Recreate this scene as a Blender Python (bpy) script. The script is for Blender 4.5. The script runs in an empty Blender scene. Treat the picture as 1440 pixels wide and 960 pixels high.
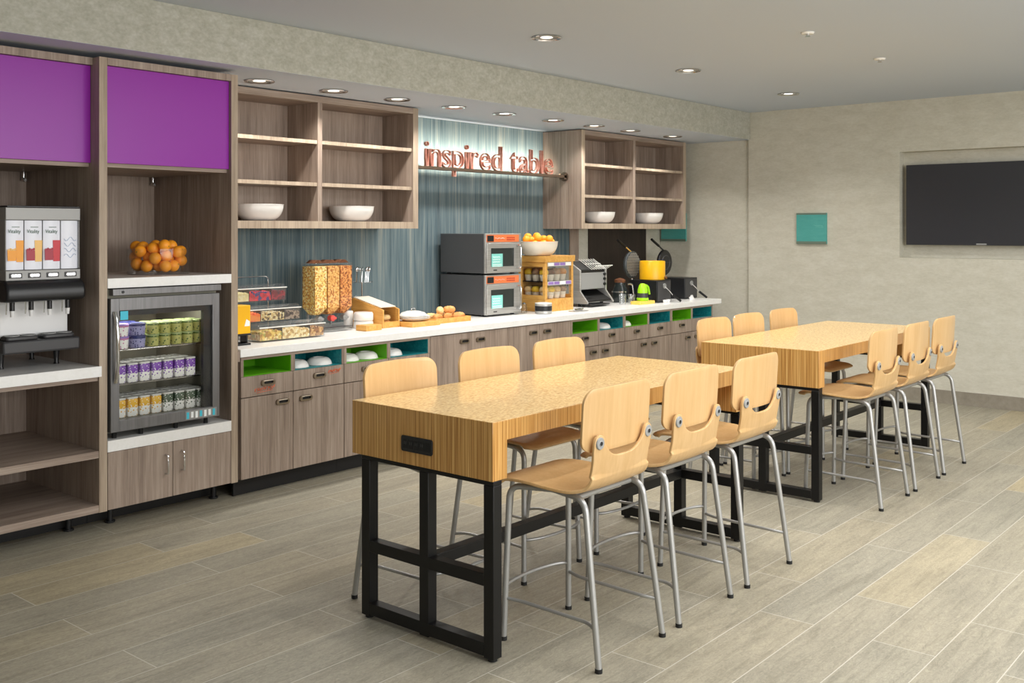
import bpy, bmesh, math, random
from mathutils import Vector, Matrix
PI = math.pi
random.seed(7)
SC = bpy.context.scene
COL = SC.collection

# ------------------------------------------------------------------ colour / materials
def S(r, g, b):
    def f(c):
        c /= 255.0
        return c / 12.92 if c <= 0.04045 else ((c + 0.055) / 1.055) ** 2.4
    return (f(r), f(g), f(b), 1.0)

def newmat(name):
    m = bpy.data.materials.new(name)
    m.use_nodes = True
    nt = m.node_tree
    return m, nt, nt.nodes['Principled BSDF']

def mat(name, col, rough=0.5, metal=0.0, spec=0.5, emit=None, estr=0.0, coat=0.0):
    m, nt, b = newmat(name)
    b.inputs['Base Color'].default_value = col
    b.inputs['Roughness'].default_value = rough
    b.inputs['Metallic'].default_value = metal
    b.inputs['Specular IOR Level'].default_value = spec
    b.inputs['Coat Weight'].default_value = coat
    if emit:
        b.inputs['Emission Color'].default_value = emit
        b.inputs['Emission Strength'].default_value = estr
    return m

def coords(nt, scale, rand=True, kind='Object'):
    tc = nt.nodes.new('ShaderNodeTexCoord')
    mp = nt.nodes.new('ShaderNodeMapping')
    mp.inputs['Scale'].default_value = scale
    if rand:
        oi = nt.nodes.new('ShaderNodeObjectInfo')
        ml = nt.nodes.new('ShaderNodeMath'); ml.operation = 'MULTIPLY'
        ml.inputs[1].default_value = 37.0
        nt.links.new(oi.outputs['Random'], ml.inputs[0])
        cb = nt.nodes.new('ShaderNodeCombineXYZ')
        for k in range(3):
            nt.links.new(ml.outputs[0], cb.inputs[k])
        nt.links.new(cb.outputs[0], mp.inputs['Location'])
    nt.links.new(tc.outputs[kind], mp.inputs['Vector'])
    return mp

def noise(nt, mp, scale=1.0, detail=4.0, rough=0.6, dist=0.0):
    n = nt.nodes.new('ShaderNodeTexNoise')
    n.inputs['Scale'].default_value = scale
    n.inputs['Detail'].default_value = detail
    n.inputs['Roughness'].default_value = rough
    n.inputs['Distortion'].default_value = dist
    nt.links.new(mp.outputs[0], n.inputs['Vector'])
    return n

def ramp(nt, src, stops, interp='LINEAR'):
    r = nt.nodes.new('ShaderNodeValToRGB')
    r.color_ramp.interpolation = interp
    el = r.color_ramp.elements
    while len(el) < len(stops):
        el.new(0.5)
    for e, (p, c) in zip(el, stops):
        e.position = p; e.color = c
    nt.links.new(src, r.inputs['Fac'])
    return r

def mixc(nt, a, b, fac=0.5, mode='MIX'):
    m = nt.nodes.new('ShaderNodeMix'); m.data_type = 'RGBA'; m.blend_type = mode
    m.inputs[0].default_value = fac
    nt.links.new(a, m.inputs[6]); nt.links.new(b, m.inputs[7])
    return m

def bump(nt, b, src, strength=0.1, dist=0.01):
    n = nt.nodes.new('ShaderNodeBump')
    n.inputs['Strength'].default_value = strength
    n.inputs['Distance'].default_value = dist
    nt.links.new(src, n.inputs['Height'])
    nt.links.new(n.outputs[0], b.inputs['Normal'])

def grain(name, cols, s1, s2, rough=0.5, bstr=0.05, spec=0.4, coat=0.0, lo=0.32, hi=0.68):
    """fine streaks (scale s1) over broad streaks (scale s2)"""
    m, nt, b = newmat(name)
    n1 = noise(nt, coords(nt, s1), 1, 5, 0.65)
    n2 = noise(nt, coords(nt, s2), 1, 3, 0.5, 0.4)
    k = len(cols)
    r1 = ramp(nt, n1.outputs['Fac'], [(lo + (hi - lo) * i / (k - 1), c) for i, c in enumerate(cols)])
    r2 = ramp(nt, n2.outputs['Fac'], [(lo + (hi - lo) * i / (k - 1), c) for i, c in enumerate(cols)])
    mx = mixc(nt, r1.outputs[0], r2.outputs[0], 0.45)
    nt.links.new(mx.outputs[2], b.inputs['Base Color'])
    b.inputs['Roughness'].default_value = rough
    b.inputs['Specular IOR Level'].default_value = spec
    b.inputs['Coat Weight'].default_value = coat
    bump(nt, b, n1.outputs['Fac'], bstr, 0.004)
    return m

def clear(name, tint=(1, 1, 1, 1), gloss=0.09, haze=0.0, hazecol=(1, 1, 1, 1)):
    m = bpy.data.materials.new(name); m.use_nodes = True
    nt = m.node_tree; nt.nodes.clear()
    out = nt.nodes.new('ShaderNodeOutputMaterial')
    tr = nt.nodes.new('ShaderNodeBsdfTransparent'); tr.inputs[0].default_value = tint
    gl = nt.nodes.new('ShaderNodeBsdfGlossy'); gl.inputs['Roughness'].default_value = 0.04
    lw = nt.nodes.new('ShaderNodeLayerWeight'); lw.inputs['Blend'].default_value = 0.25
    ma = nt.nodes.new('ShaderNodeMath'); ma.operation = 'MULTIPLY_ADD'
    ma.inputs[1].default_value = 0.28; ma.inputs[2].default_value = gloss
    nt.links.new(lw.outputs['Fresnel'], ma.inputs[0])
    mx = nt.nodes.new('ShaderNodeMixShader')
    nt.links.new(ma.outputs[0], mx.inputs[0]); nt.links.new(tr.outputs[0], mx.inputs[1]); nt.links.new(gl.outputs[0], mx.inputs[2])
    last = mx
    if haze:
        df = nt.nodes.new('ShaderNodeBsdfDiffuse'); df.inputs[0].default_value = hazecol
        m2 = nt.nodes.new('ShaderNodeMixShader'); m2.inputs[0].default_value = haze
        nt.links.new(mx.outputs[0], m2.inputs[1]); nt.links.new(df.outputs[0], m2.inputs[2])
        last = m2
    nt.links.new(last.outputs[0], out.inputs[0])
    return m

def speck(name, cols, scale, rough=0.6, bstr=0.5, bdist=0.006, base=None):
    """random coloured cells: cereal, seeds, printed patterns"""
    m, nt, b = newmat(name)
    v = nt.nodes.new('ShaderNodeTexVoronoi'); v.inputs['Scale'].default_value = scale
    mp = coords(nt, (1, 1, 1), False)
    nt.links.new(mp.outputs[0], v.inputs['Vector'])
    sp = nt.nodes.new('ShaderNodeSeparateColor')
    nt.links.new(v.outputs['Color'], sp.inputs[0])
    k = len(cols)
    r = ramp(nt, sp.outputs[0], [(i / k, c) for i, c in enumerate(cols)], 'CONSTANT')
    nt.links.new(r.outputs[0], b.inputs['Base Color'])
    b.inputs['Roughness'].default_value = rough
    if bstr:
        inv = nt.nodes.new('ShaderNodeMath'); inv.operation = 'SUBTRACT'; inv.inputs[0].default_value = 1.0
        nt.links.new(v.outputs['Distance'], inv.inputs[1])
        bump(nt, b, inv.outputs[0], bstr, bdist)
    return m

LAM = [S(120, 104, 93), S(155, 138, 125), S(182, 166, 152)]
M = {}
M['lam'] = grain('grey_brown_laminate', LAM, (90, 90, 3.0), (14, 14, 0.8), 0.5)
M['lam_h'] = grain('grey_brown_laminate_horizontal', LAM, (3.0, 90, 90), (0.8, 14, 14), 0.5)
M['lam_d'] = grain('dark_laminate', [S(38, 30, 25), S(50, 40, 34), S(64, 52, 44)], (70, 70, 2), (10, 10, .7), 0.5)
M['lam_edge'] = grain('pale_laminate_edge', [S(140, 123, 106), S(172, 155, 136), S(190, 173, 153)], (80, 80, 3), (14, 14, 1), 0.5)
M['quartz'] = grain('white_quartz', [S(240, 240, 237), S(246, 246, 244), S(250, 250, 249)], (60, 60, 60), (9, 9, 9), 0.25, 0.0)
M['purple'] = mat('purple_gloss', S(146, 36, 164), 0.32, spec=0.4)
M['green'] = mat('green_laminate', S(104, 186, 22), 0.45)
M['teal_n'] = grain('teal_laminate', [S(14, 118, 128), S(28, 140, 148), S(62, 168, 172)], (30, 30, 30), (60, 60, 60), 0.4)
M['ceil'] = mat('ceiling_paint', S(200, 209, 222), 0.9, spec=0.1)
M['black'] = mat('black_metal', S(9, 9, 10), 0.42, spec=0.4)
M['blackp'] = mat('black_plastic', S(26, 27, 30), 0.35)
M['toe'] = mat('toe_kick_black', S(13, 12, 12), 0.6)
M['charcoal'] = mat('charcoal_panel', S(62, 62, 64), 0.4)
M['steel'] = grain('brushed_steel', [S(168, 167, 163), S(182, 181, 178), S(196, 195, 192)], (4, 4, 160), (2, 2, 40), 0.32, 0.02)
M['steel'].node_tree.nodes['Principled BSDF'].inputs['Metallic'].default_value = 0.55
M['frsteel'] = grain('fridge_steel', [S(118, 118, 120), S(130, 130, 132), S(144, 144, 145)], (160, 160, 5), (40, 40, 2), 0.38, 0.02)
M['frsteel'].node_tree.nodes['Principled BSDF'].inputs['Metallic'].default_value = 0.6
M['chrome'] = mat('chrome', S(215, 215, 215), 0.12, 1.0)
M['silver'] = mat('silver_powder_coat', S(172, 172, 170), 0.36, 0.55)
M['nickel'] = mat('aged_nickel', S(150, 138, 122), 0.3, 0.9)
M['ply'] = grain('maple_plywood', [S(196, 157, 104), S(206, 168, 116), S(214, 179, 129)], (55, 55, 2.0), (9, 9, .6), 0.36, 0.02, 0.5, 0.15)
M['ceramic'] = mat('white_ceramic', S(242, 241, 238), 0.22)
M['cream'] = mat('cream_ceramic', S(238, 228, 210), 0.3)
M['white'] = mat('white_plastic', S(236, 236, 236), 0.4)
M['orange'] = mat('orange_peel', S(255, 164, 36), 0.5)
M['yellow'] = mat('yellow_plastic', S(247, 186, 20), 0.35)
M['lime'] = mat('lime_plastic', S(168, 232, 30), 0.35)
M['bamboo'] = grain('bamboo_board', [S(196, 138, 62), S(218, 164, 84), S(234, 186, 108)], (120, 6, 60), (30, 2, 20), 0.42)
M['glass'] = clear('clear_glass', (0.985, 0.99, 0.988, 1), 0.022)
M['acryl'] = clear('clear_acrylic', (0.985, 0.99, 0.99, 1), 0.035, 0.03, (0.85, 0.87, 0.87, 1))
M['screen'] = mat('tv_screen', S(54, 55, 60), 0.3, spec=0.4)
M['teal_art'] = grain('teal_panel', [S(74, 158, 152), S(82, 166, 160), S(92, 172, 166)], (8, 8, 40), (4, 4, 4), 0.5)
M['copper'] = grain('copper_pink_letters', [S(190, 110, 90), S(214, 148, 130), S(226, 176, 162)], (30, 30, 30), (12, 12, 12), 0.4)
M['bronze'] = mat('bronze_rail', S(104, 88, 74), 0.4, 0.5)
M['lampglow'] = mat('lamp_glow', S(255, 250, 240), 0.4, emit=S(255, 246, 230), estr=1.6)
M['orangeink'] = mat('orange_ink', S(232, 112, 66), 0.5)
M['orangepanel'] = mat('orange_control_panel', S(240, 128, 74), 0.4)
M['tealsign'] = mat('mint_sticker', S(136, 216, 206), 0.5)
M['whiteink'] = mat('white_ink', S(246, 250, 250), 0.5)
M['cyan'] = mat('cyan_sticker', S(70, 196, 220), 0.5)
M['darkglass'] = mat('dark_glass', S(40, 46, 46), 0.12)
M['rubber'] = mat('black_rubber', S(18, 18, 18), 0.7)
M['gry'] = mat('grey_plastic', S(150, 151, 150), 0.4)
M['mauve'] = mat('mauve_card', S(150, 120, 190), 0.5)
M['redp'] = mat('red_drink', S(206, 30, 48), 0.35)
M['redk'] = mat('dark_red_drink', S(170, 22, 50), 0.35)
M['amber'] = mat('amber_drink', S(250, 164, 20), 0.35)
M['peach'] = mat('peach_drink', S(246, 196, 110), 0.35)
M['greenink'] = mat('green_ink', S(46, 92, 60), 0.5)
M['blueink'] = mat('pale_blue_ink', S(176, 196, 220), 0.5)
M['coral'] = mat('coral_plastic', S(226, 92, 86), 0.4)
M['inner'] = mat('fridge_liner', S(120, 118, 104), 0.6)
M['crust'] = grain('golden_crust', [S(186, 112, 50), S(216, 150, 82), S(238, 190, 126)], (45, 45, 45), (14, 14, 14), 0.6, 0.3)
M['bread'] = grain('pale_bread', [S(226, 180, 110), S(240, 204, 142), S(248, 222, 176)], (45, 45, 45), (14, 14, 14), 0.6, 0.2)
M['choc'] = grain('dark_muffin', [S(70, 40, 24), S(98, 58, 34), S(140, 90, 54)], (60, 60, 60), (18, 18, 18), 0.7, 0.3)
M['blueb'] = grain('berry_muffin', [S(96, 70, 70), S(176, 138, 104), S(214, 176, 132)], (50, 50, 50), (22, 22, 22), 0.7, 0.3)
M['cer1'] = speck('pale_cereal', [S(255, 226, 140), S(250, 208, 112), S(230, 170, 80), S(255, 236, 172), S(206, 142, 66)], 95)
M['cer2'] = speck('golden_cereal', [S(240, 184, 104), S(250, 202, 128), S(216, 146, 74), S(190, 116, 56), S(246, 192, 114)], 95)
M['cer3'] = speck('amber_cereal', [S(222, 146, 78), S(240, 172, 100), S(190, 108, 54), S(150, 78, 38), S(232, 160, 90)], 95)
M['waffle'] = mat('waffle_iron', S(70, 74, 76), 0.45, 0.4)

def carton_mat(name, c, c2):
    m, nt, b = newmat(name)
    tc = coords(nt, (1, 1, 1), False)
    v = nt.nodes.new('ShaderNodeTexVoronoi'); v.inputs['Scale'].default_value = 70
    nt.links.new(tc.outputs[0], v.inputs['Vector'])
    st = ramp(nt, v.outputs['Distance'], [(0.0, c), (0.30, c2)], 'CONSTANT')
    sa = ramp(nt, v.outputs['Distance'], [(0.0, c2), (0.22, c)], 'CONSTANT')
    sp = nt.nodes.new('ShaderNodeSeparateXYZ'); nt.links.new(tc.outputs[0], sp.inputs[0])
    ml = nt.nodes.new('ShaderNodeMath'); ml.operation = 'MULTIPLY'; ml.inputs[1].default_value = 9.0
    nt.links.new(sp.outputs[2], ml.inputs[0])
    rz = ramp(nt, ml.outputs[0], [(0.0, (1, 1, 1, 1)), (0.40, (1, 1, 1, 1)), (0.46, (0, 0, 0, 1)), (0.90, (1, 1, 1, 1))], 'CONSTANT')
    mx = nt.nodes.new('ShaderNodeMix'); mx.data_type = 'RGBA'
    nt.links.new(rz.outputs[0], mx.inputs[0])
    nt.links.new(sa.outputs[0], mx.inputs[6]); nt.links.new(st.outputs[0], mx.inputs[7])
    nt.links.new(mx.outputs[2], b.inputs['Base Color'])
    b.inputs['Roughness'].default_value = 0.4
    return m
WH = S(240, 240, 236)
M['c_purple'] = carton_mat('purple_carton', S(120, 62, 170), WH)
M['c_yellow'] = carton_mat('yellow_carton', S(228, 176, 40), WH)
M['c_green'] = carton_mat('green_carton', S(64, 84, 62), WH)
M['y_green'] = carton_mat('green_yogurt', S(66, 98, 44), S(176, 176, 104))
M['y_pink'] = carton_mat('pink_yogurt', S(190, 120, 160), WH)
M['y_blue'] = carton_mat('blue_yogurt', S(38, 46, 104), S(150, 150, 190))
M['lidw'] = mat('white_foil_lid', S(222, 222, 216), 0.35)
M['lidg'] = mat('green_foil_lid', S(150, 165, 110), 0.35)

# bamboo table: narrow upright strips on the sides, mottled end grain on the top
def bamboo_table(name, cols, lo=.33, hi=.67, s1=(230, 230, 2.0), s2=(95, 95, 1.2)):
    m, nt, b = newmat(name)
    mp = coords(nt, s1, False)
    n1 = noise(nt, mp, 1, 2, 0.5)
    n2 = noise(nt, coords(nt, s2, False), 1, 3, 0.6)
    r1 = ramp(nt, n1.outputs['Fac'], [(lo, cols[0]), (.5, cols[1]), (hi, cols[2])])
    r2 = ramp(nt, n2.outputs['Fac'], [(lo, cols[0]), (.5, cols[1]), (hi, cols[2])])
    mx = mixc(nt, r1.outputs[0], r2.outputs[0], 0.35)
    nt.links.new(mx.outputs[2], b.inputs['Base Color'])
    b.inputs['Roughness'].default_value = 0.3
    b.inputs['Coat Weight'].default_value = 0.35
    b.inputs['Coat Roughness'].default_value = 0.08
    return m
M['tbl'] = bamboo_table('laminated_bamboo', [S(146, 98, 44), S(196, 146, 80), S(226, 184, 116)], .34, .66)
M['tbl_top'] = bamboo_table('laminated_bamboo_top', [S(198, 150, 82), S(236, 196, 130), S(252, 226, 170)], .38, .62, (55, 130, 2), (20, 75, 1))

def wallcloth(name, cols, s1, s2, rough=0.85):
    m = grain(name, cols, s1, s2, rough, 0.12, 0.2)
    return m
M['beige'] = wallcloth('beige_wallcovering', [S(190, 187, 172), S(201, 198, 184), S(210, 208, 196)], (28, 28, 75), (5, 5, 14))
M['beige_b'] = wallcloth('mottled_bulkhead_covering', [S(164, 163, 150), S(180, 179, 167), S(196, 196, 187)], (45, 45, 60), (16, 16, 24))
M['blue'] = grain('blue_grey_streaked_wallcovering', [S(54, 70, 80), S(88, 106, 113), S(120, 133, 134), S(176, 171, 152)], (70, 70, 1.6), (22, 22, .9), 0.75, 0.1, 0.2, lo=.28, hi=.76)
M['base'] = grain('taupe_tile_base', [S(128, 122, 110), S(142, 135, 122), S(152, 146, 134)], (20, 20, 20), (5, 5, 5), 0.5)

def floor_mat():
    m, nt, b = newmat('wood_look_floor_tile')
    tc = coords(nt, (1, 1, 1), False)
    tc.inputs['Location'].default_value = (0.37, 0.184, 0)
    br = nt.nodes.new('ShaderNodeTexBrick')
    br.offset = 0.37; br.offset_frequency = 2
    br.inputs['Scale'].default_value = 1.0
    br.inputs['Brick Width'].default_value = 1.22
    br.inputs['Row Height'].default_value = 0.245
    br.inputs['Mortar Size'].default_value = 0.0023
    br.inputs['Mortar Smooth'].default_value = 0.2
    br.inputs['Bias'].default_value = 0.0
    br.inputs['Color1'].default_value = (0, 0, 0, 1)
    br.inputs['Color2'].default_value = (1, 1, 1, 1)
    br.inputs['Mortar'].default_value = (.5, .5, .5, 1)
    nt.links.new(tc.outputs[0], br.inputs['Vector'])
    per = ramp(nt, br.outputs['Color'], [(0, S(157, 153, 139)), (.5, S(162, 156, 140)), (.88, S(165, 158, 140)), (1, S(178, 166, 138))])
    n1 = noise(nt, coords(nt, (2.2, 26, 1), False), 1, 6, 0.65, 1.2)
    g1 = ramp(nt, n1.outputs['Fac'], [(.30, (.66, .66, .64, 1)), (.5, (.92, .92, .92, 1)), (.70, (1.08, 1.07, 1.05, 1))])
    n2 = noise(nt, coords(nt, (1.3, 4, 1), False), 1, 3, 0.5, .5)
    g2 = ramp(nt, n2.outputs['Fac'], [(.3, (.84, .84, .83, 1)), (.7, (1.06, 1.05, 1.02, 1))])
    n3 = noise(nt, coords(nt, (28, 60, 1), False), 1, 4, 0.7, 2.0)
    g3 = ramp(nt, n3.outputs['Fac'], [(.34, (.76, .76, .76, 1)), (.66, (1.14, 1.14, 1.12, 1))])
    per = mixc(nt, per.outputs[0], g3.outputs[0], 0.9, 'MULTIPLY')
    a = mixc(nt, per.outputs[2], g1.outputs[0], 0.75, 'MULTIPLY')
    c = mixc(nt, a.outputs[2], g2.outputs[0], 0.8, 'MULTIPLY')
    d = nt.nodes.new('ShaderNodeMix'); d.data_type = 'RGBA'
    nt.links.new(br.outputs['Fac'], d.inputs[0])
    nt.links.new(c.outputs[2], d.inputs[6]); d.inputs[7].default_value = S(190, 185, 172)
    nt.links.new(d.outputs[2], b.inputs['Base Color'])
    b.inputs['Roughness'].default_value = 0.5
    b.inputs['Specular IOR Level'].default_value = 0.35
    bump(nt, b, n1.outputs['Fac'], 0.06, 0.004)
    return m
M['floor'] = floor_mat()

# ------------------------------------------------------------------ mesh helpers
class MB:
    def __init__(s): s.bm = bmesh.new()
    def box(s, x0, y0, z0, x1, y1, z1):
        v = [s.bm.verts.new(p) for p in ((x0, y0, z0), (x1, y0, z0), (x1, y1, z0), (x0, y1, z0), (x0, y0, z1), (x1, y0, z1), (x1, y1, z1), (x0, y1, z1))]
        for f in ((0, 3, 2, 1), (4, 5, 6, 7), (0, 1, 5, 4), (1, 2, 6, 5), (2, 3, 7, 6), (3, 0, 4, 7)):
            s.bm.faces.new([v[i] for i in f])
        return s
    def prism(s, poly, axis, a, b):
        """poly: 2-D points; axis x -> (y,z), y -> (x,z), z -> (x,y)"""
        def P(p, t):
            return {'x': (t, p[0], p[1]), 'y': (p[0], t, p[1]), 'z': (p[0], p[1], t)}[axis]
        A = [s.bm.verts.new(P(p, a)) for p in poly]; B = [s.bm.verts.new(P(p, b)) for p in poly]
        n = len(poly)
        s.bm.faces.new(A[::-1]); s.bm.faces.new(B)
        for i in range(n):
            s.bm.faces.new((A[i], A[(i + 1) % n], B[(i + 1) % n], B[i]))
        return s
    def tube(s, pts, r, seg=10, cap=True, closed=False):
        pts = [Vector(p) for p in pts]; n = len(pts); rings = []
        up = None
        for i, p in enumerate(pts):
            if closed: t = pts[(i + 1) % n] - pts[i - 1]
            else: t = pts[min(i + 1, n - 1)] - pts[max(i - 1, 0)]
            t.normalize()
            if up is None:
                up = Vector((0, 0, 1)) if abs(t.z) < 0.9 else Vector((1, 0, 0))
            a = t.cross(up).normalized(); up = a.cross(t).normalized()
            rr = r[i] if isinstance(r, (list, tuple)) else r
            rings.append([s.bm.verts.new(p + (a * math.cos(2 * PI * k / seg) + up * math.sin(2 * PI * k / seg)) * rr) for k in range(seg)])
        for i in range(n if closed else n - 1):
            A, B = rings[i], rings[(i + 1) % n]
            for k in range(seg):
                s.bm.faces.new((A[k], A[(k + 1) % seg], B[(k + 1) % seg], B[k]))
        if cap and not closed:
            s.bm.faces.new(rings[0][::-1]); s.bm.faces.new(rings[-1])
        return s
    def cyl(s, p0, p1, r, seg=20, r1=None):
        return s.tube([p0, p1], [r, r if r1 is None else r1], seg)
    def lathe(s, prof, c=(0, 0, 0), seg=32, axis='z'):
        rings = []
        for r, h in prof:
            if r < 1e-6:
                rings.append([s.bm.verts.new(s._ax(c, 0, 0, h, axis))])
            else:
                rings.append([s.bm.verts.new(s._ax(c, r * math.cos(2 * PI * k / seg), r * math.sin(2 * PI * k / seg), h, axis)) for k in range(seg)])
        for A, B in zip(rings, rings[1:]):
            if len(A) == 1 and len(B) == 1: continue
            for k in range(seg):
                j = (k + 1) % seg
                if len(A) == 1: s.bm.faces.new((A[0], B[j], B[k]))
                elif len(B) == 1: s.bm.faces.new((A[k], A[j], B[0]))
                else: s.bm.faces.new((A[k], A[j], B[j], B[k]))
        return s
    def _ax(s, c, a, b, h, axis):
        if axis == 'z': return (c[0] + a, c[1] + b, c[2] + h)
        if axis == 'y': return (c[0] + a, c[1] + h, c[2] + b)
        return (c[0] + h, c[1] + a, c[2] + b)
    def ball(s, c, r, sub=2, sc=(1, 1, 1)):
        m = Matrix.Translation(c) @ Matrix.Diagonal((sc[0], sc[1], sc[2], 1))
        bmesh.ops.create_icosphere(s.bm, subdivisions=sub, radius=r, matrix=m)
        return s
    def grid(s, rows, wrap=False):
        V = [[s.bm.verts.new(p) for p in row] for row in rows]
        for i in range(len(V) - 1):
            n = len(V[i])
            for k in range(n if wrap else n - 1):
                j = (k + 1) % n
                s.bm.faces.new((V[i][k], V[i][j], V[i + 1][j], V[i + 1][k]))
        return s
    def mesh(s, name, smooth=0.7):
        bmesh.ops.recalc_face_normals(s.bm, faces=s.bm.faces)
        me = bpy.data.meshes.new(name)
        if smooth:
            for f in s.bm.faces: f.smooth = True
            for e in s.bm.edges:
                if len(e.link_faces) == 2:
                    e.smooth = e.calc_face_angle(0) < smooth
        s.bm.to_mesh(me); s.bm.free()
        return me
    def build(s, name, m, parent=None, bevel=0.0, loc=(0, 0, 0), seg=2, smooth=0.7):
        me = s.mesh(name, smooth)
        me.materials.append(m)
        o = bpy.data.objects.new(name, me); COL.objects.link(o)
        o.location = loc
        if parent is not None: o.parent = parent
        if bevel:
            b = o.modifiers.new('soft_edge', 'BEVEL'); b.width = bevel; b.segments = seg; b.limit_method = 'ANGLE'
            b.angle_limit = math.radians(50)
        return o

def tag(o, label, cat, group=None, kind=None):
    o['label'] = label; o['category'] = cat
    if group: o['group'] = group
    if kind: o['kind'] = kind
    return o

def thing(name, label, cat, loc=(0, 0, 0), rz=0.0, group=None):
    o = bpy.data.objects.new(name, None); COL.objects.link(o)
    o.location = loc; o.rotation_euler = (0, 0, rz); o.empty_display_size = 0.1
    return tag(o, label, cat, group)

def struct(name, mb, m, label=None, bevel=0.0):
    o = mb.build(name, m, None, bevel); o['kind'] = 'structure'
    if label: o['label'] = label
    return o

def dup(src, loc, rz=None, label=None, group=None):
    """a thing copied with its parts and their sub-parts"""
    def rec(o, par):
        c = o.copy(); COL.objects.link(c)
        if par is not None: c.parent = par
        for ch in KIDS.get(o.name, [x for x in bpy.data.objects if x.parent == o]):
            rec(ch, c)
        return c
    KIDS = {}
    stack = [src]
    while stack:
        o = stack.pop()
        KIDS[o.name] = list(o.children)
        stack += KIDS[o.name]
    c = rec(src, None)
    c.location = loc
    if rz is not None: c.rotation_euler = (0, 0, rz)
    if label: c['label'] = label
    if group: c['group'] = group
    return c

def B(x0, y0, z0, x1, y1, z1): return MB().box(x0, y0, z0, x1, y1, z1)

def rrect(w, h, r, n=6, cx=0, cz=0):
    pts = []
    for sx, sz, a0 in ((1, 1, 0), (-1, 1, 90), (-1, -1, 180), (1, -1, 270)):
        for k in range(n + 1):
            a = math.radians(a0 + 90 * k / n)
            pts.append((cx + sx * (w / 2 - r) + r * math.cos(a), cz + sz * (h / 2 - r) + r * math.sin(a)))
    return pts

# ------------------------------------------------------------------ the room
XW, XA, YW, ZC, ZS = 10.044, 10.075, 6.26, 2.905, 2.615
YB, YJ = 5.114, 5.135
struct('floor', B(-3, -4, -0.05, 10.4, 6.5, 0), M['floor'])
struct('ceiling', B(-3, -4, ZC, 10.4, 6.5, ZC + 0.05), M['ceil'])
struct('wall_back', B(-3, YW + .004, 0, 10.4, YW + .12, ZC), M['beige'])
struct('trim_blue_wallcovering', B(3.68, YW - .004, 0.90, 8.325, YW + .003, ZS - .003), M['blue'], 'blue-grey streaked wallcovering behind the buffet')
struct('trim_wood_panel', B(8.328, YW - .012, 0.90, 8.48, YW + .003, ZS - .003), M['lam'], 'narrow wood panel ending the blue wallcovering')
struct('trim_dark_panel', B(8.66, YW - .008, 0.90, 9.76, YW + .003, 1.70), M['lam_d'], 'dark wood panel on the wall under the far shelves')
w = MB()
ry0, ry1, rz0, rz1 = 2.04, 3.522, 1.374, 2.403
w.box(XW, -4, 0, XW + .13, ry0, ZC).box(XW, ry1, 0, XW + .13, YJ, ZC)
w.box(XW, ry0, 0, XW + .13, ry1, rz0).box(XW, ry0, rz1, XW + .13, ry1, ZC)
w.box(XW + .13, -4, 0, XW + .16, YJ, ZC).box(XA, YJ, 0, XW + .16, YW, ZC)
struct('wall_right', w, M['beige'])
struct('wall_left', B(-3.1, -4, 0, -3, 6.5, ZC), M['beige'])
struct('wall_front', B(-3, -4.1, 0, 10.4, -4, ZC), M['beige'])
struct('trim_bulkhead_face', B(-3, YB, ZS, XW - .001, YB + .03, ZC - .001), M['beige_b'], 'mottled beige bulkhead above the buffet')
struct('ceiling_soffit', B(-3, YB + .002, ZS - .001, XA - .001, YW, ZS + .03), M['ceil'])
struct('baseboard_right', B(XW - .012, -4, 0, XW - .001, YJ - .002, .125), M['base'])
struct('baseboard_alcove', B(XA - .012, YJ, 0, XA - .001, YW, .125), M['base'])

# ------------------------------------------------------------------ recessed lights
def downlight(loc, label, group, r=.098):
    t = thing('recessed_downlight', label, 'ceiling light', loc, 0, group)
    MB().lathe([(r * .78, -.001), (r, -.001), (r * 1.02, -.006), (r * .98, -.009), (r * .80, -.004), (r * .78, -.001)], seg=28).build('trim_ring', M['chrome'], t)
    MB().lathe([(r * .79, -.003), (r * .70, -.0015), (r * .5, -.001), (r * .40, -.001)], seg=28).build('reflector', M['gry'], t)
    MB().lathe([(r * .42, -.003), (0, -.003)], seg=20).build('lamp', M['lampglow'], t)
    return t
sx = [4.01, 4.63, 5.235, 5.85, 6.46, 7.12, 7.745, 8.35, 9.14]
ordn = ['closest to the purple cabinets', 'second along from the purple cabinets', 'third along from the purple cabinets', 'fourth along from the purple cabinets', 'middle one of the nine in the soffit',
        'fourth from the end by the plain wall', 'third from the end by the plain wall', 'second from the end by the plain wall', 'last one before the plain wall']
d0 = None
for x, o_ in zip(sx, ordn):
    lab = 'small recessed downlight in the buffet soffit, ' + o_
    if d0 is None: d0 = downlight((x, 5.53, ZS - .001), lab, 'soffit downlights')
    else: dup(d0, (x, 5.53, ZS - .001), None, lab)
for x, o_ in ((5.25, 'nearest to the camera'), (7.06, 'between the other two'), (8.87, 'nearest the corner of the room')):
    dup(d0, (x, 4.13, ZC), None, 'round recessed downlight in the main ceiling row, ' + o_, 'main ceiling downlights')
def detector(loc, label):
    t = thing('sprinkler_head', label, 'sprinkler', loc, 0, 'ceiling sprinklers')
    MB().lathe([(.0, -.001), (.042, -.001), (.042, -.006), (.034, -.014), (.0, -.014)], seg=24).build('cover_plate', M['ceramic'], t)
    MB().lathe([(.012, -.0145), (.012, -.026), (.018, -.028), (0, -.03)], seg=14).build('nozzle', M['chrome'], t)
    return t
s0 = detector((6.187, 2.75, ZC), 'white sprinkler head on the ceiling, above the gap between the tables')
dup(s0, (7.473, 2.765, ZC), None, 'white sprinkler head on the ceiling, above the far table')

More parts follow.
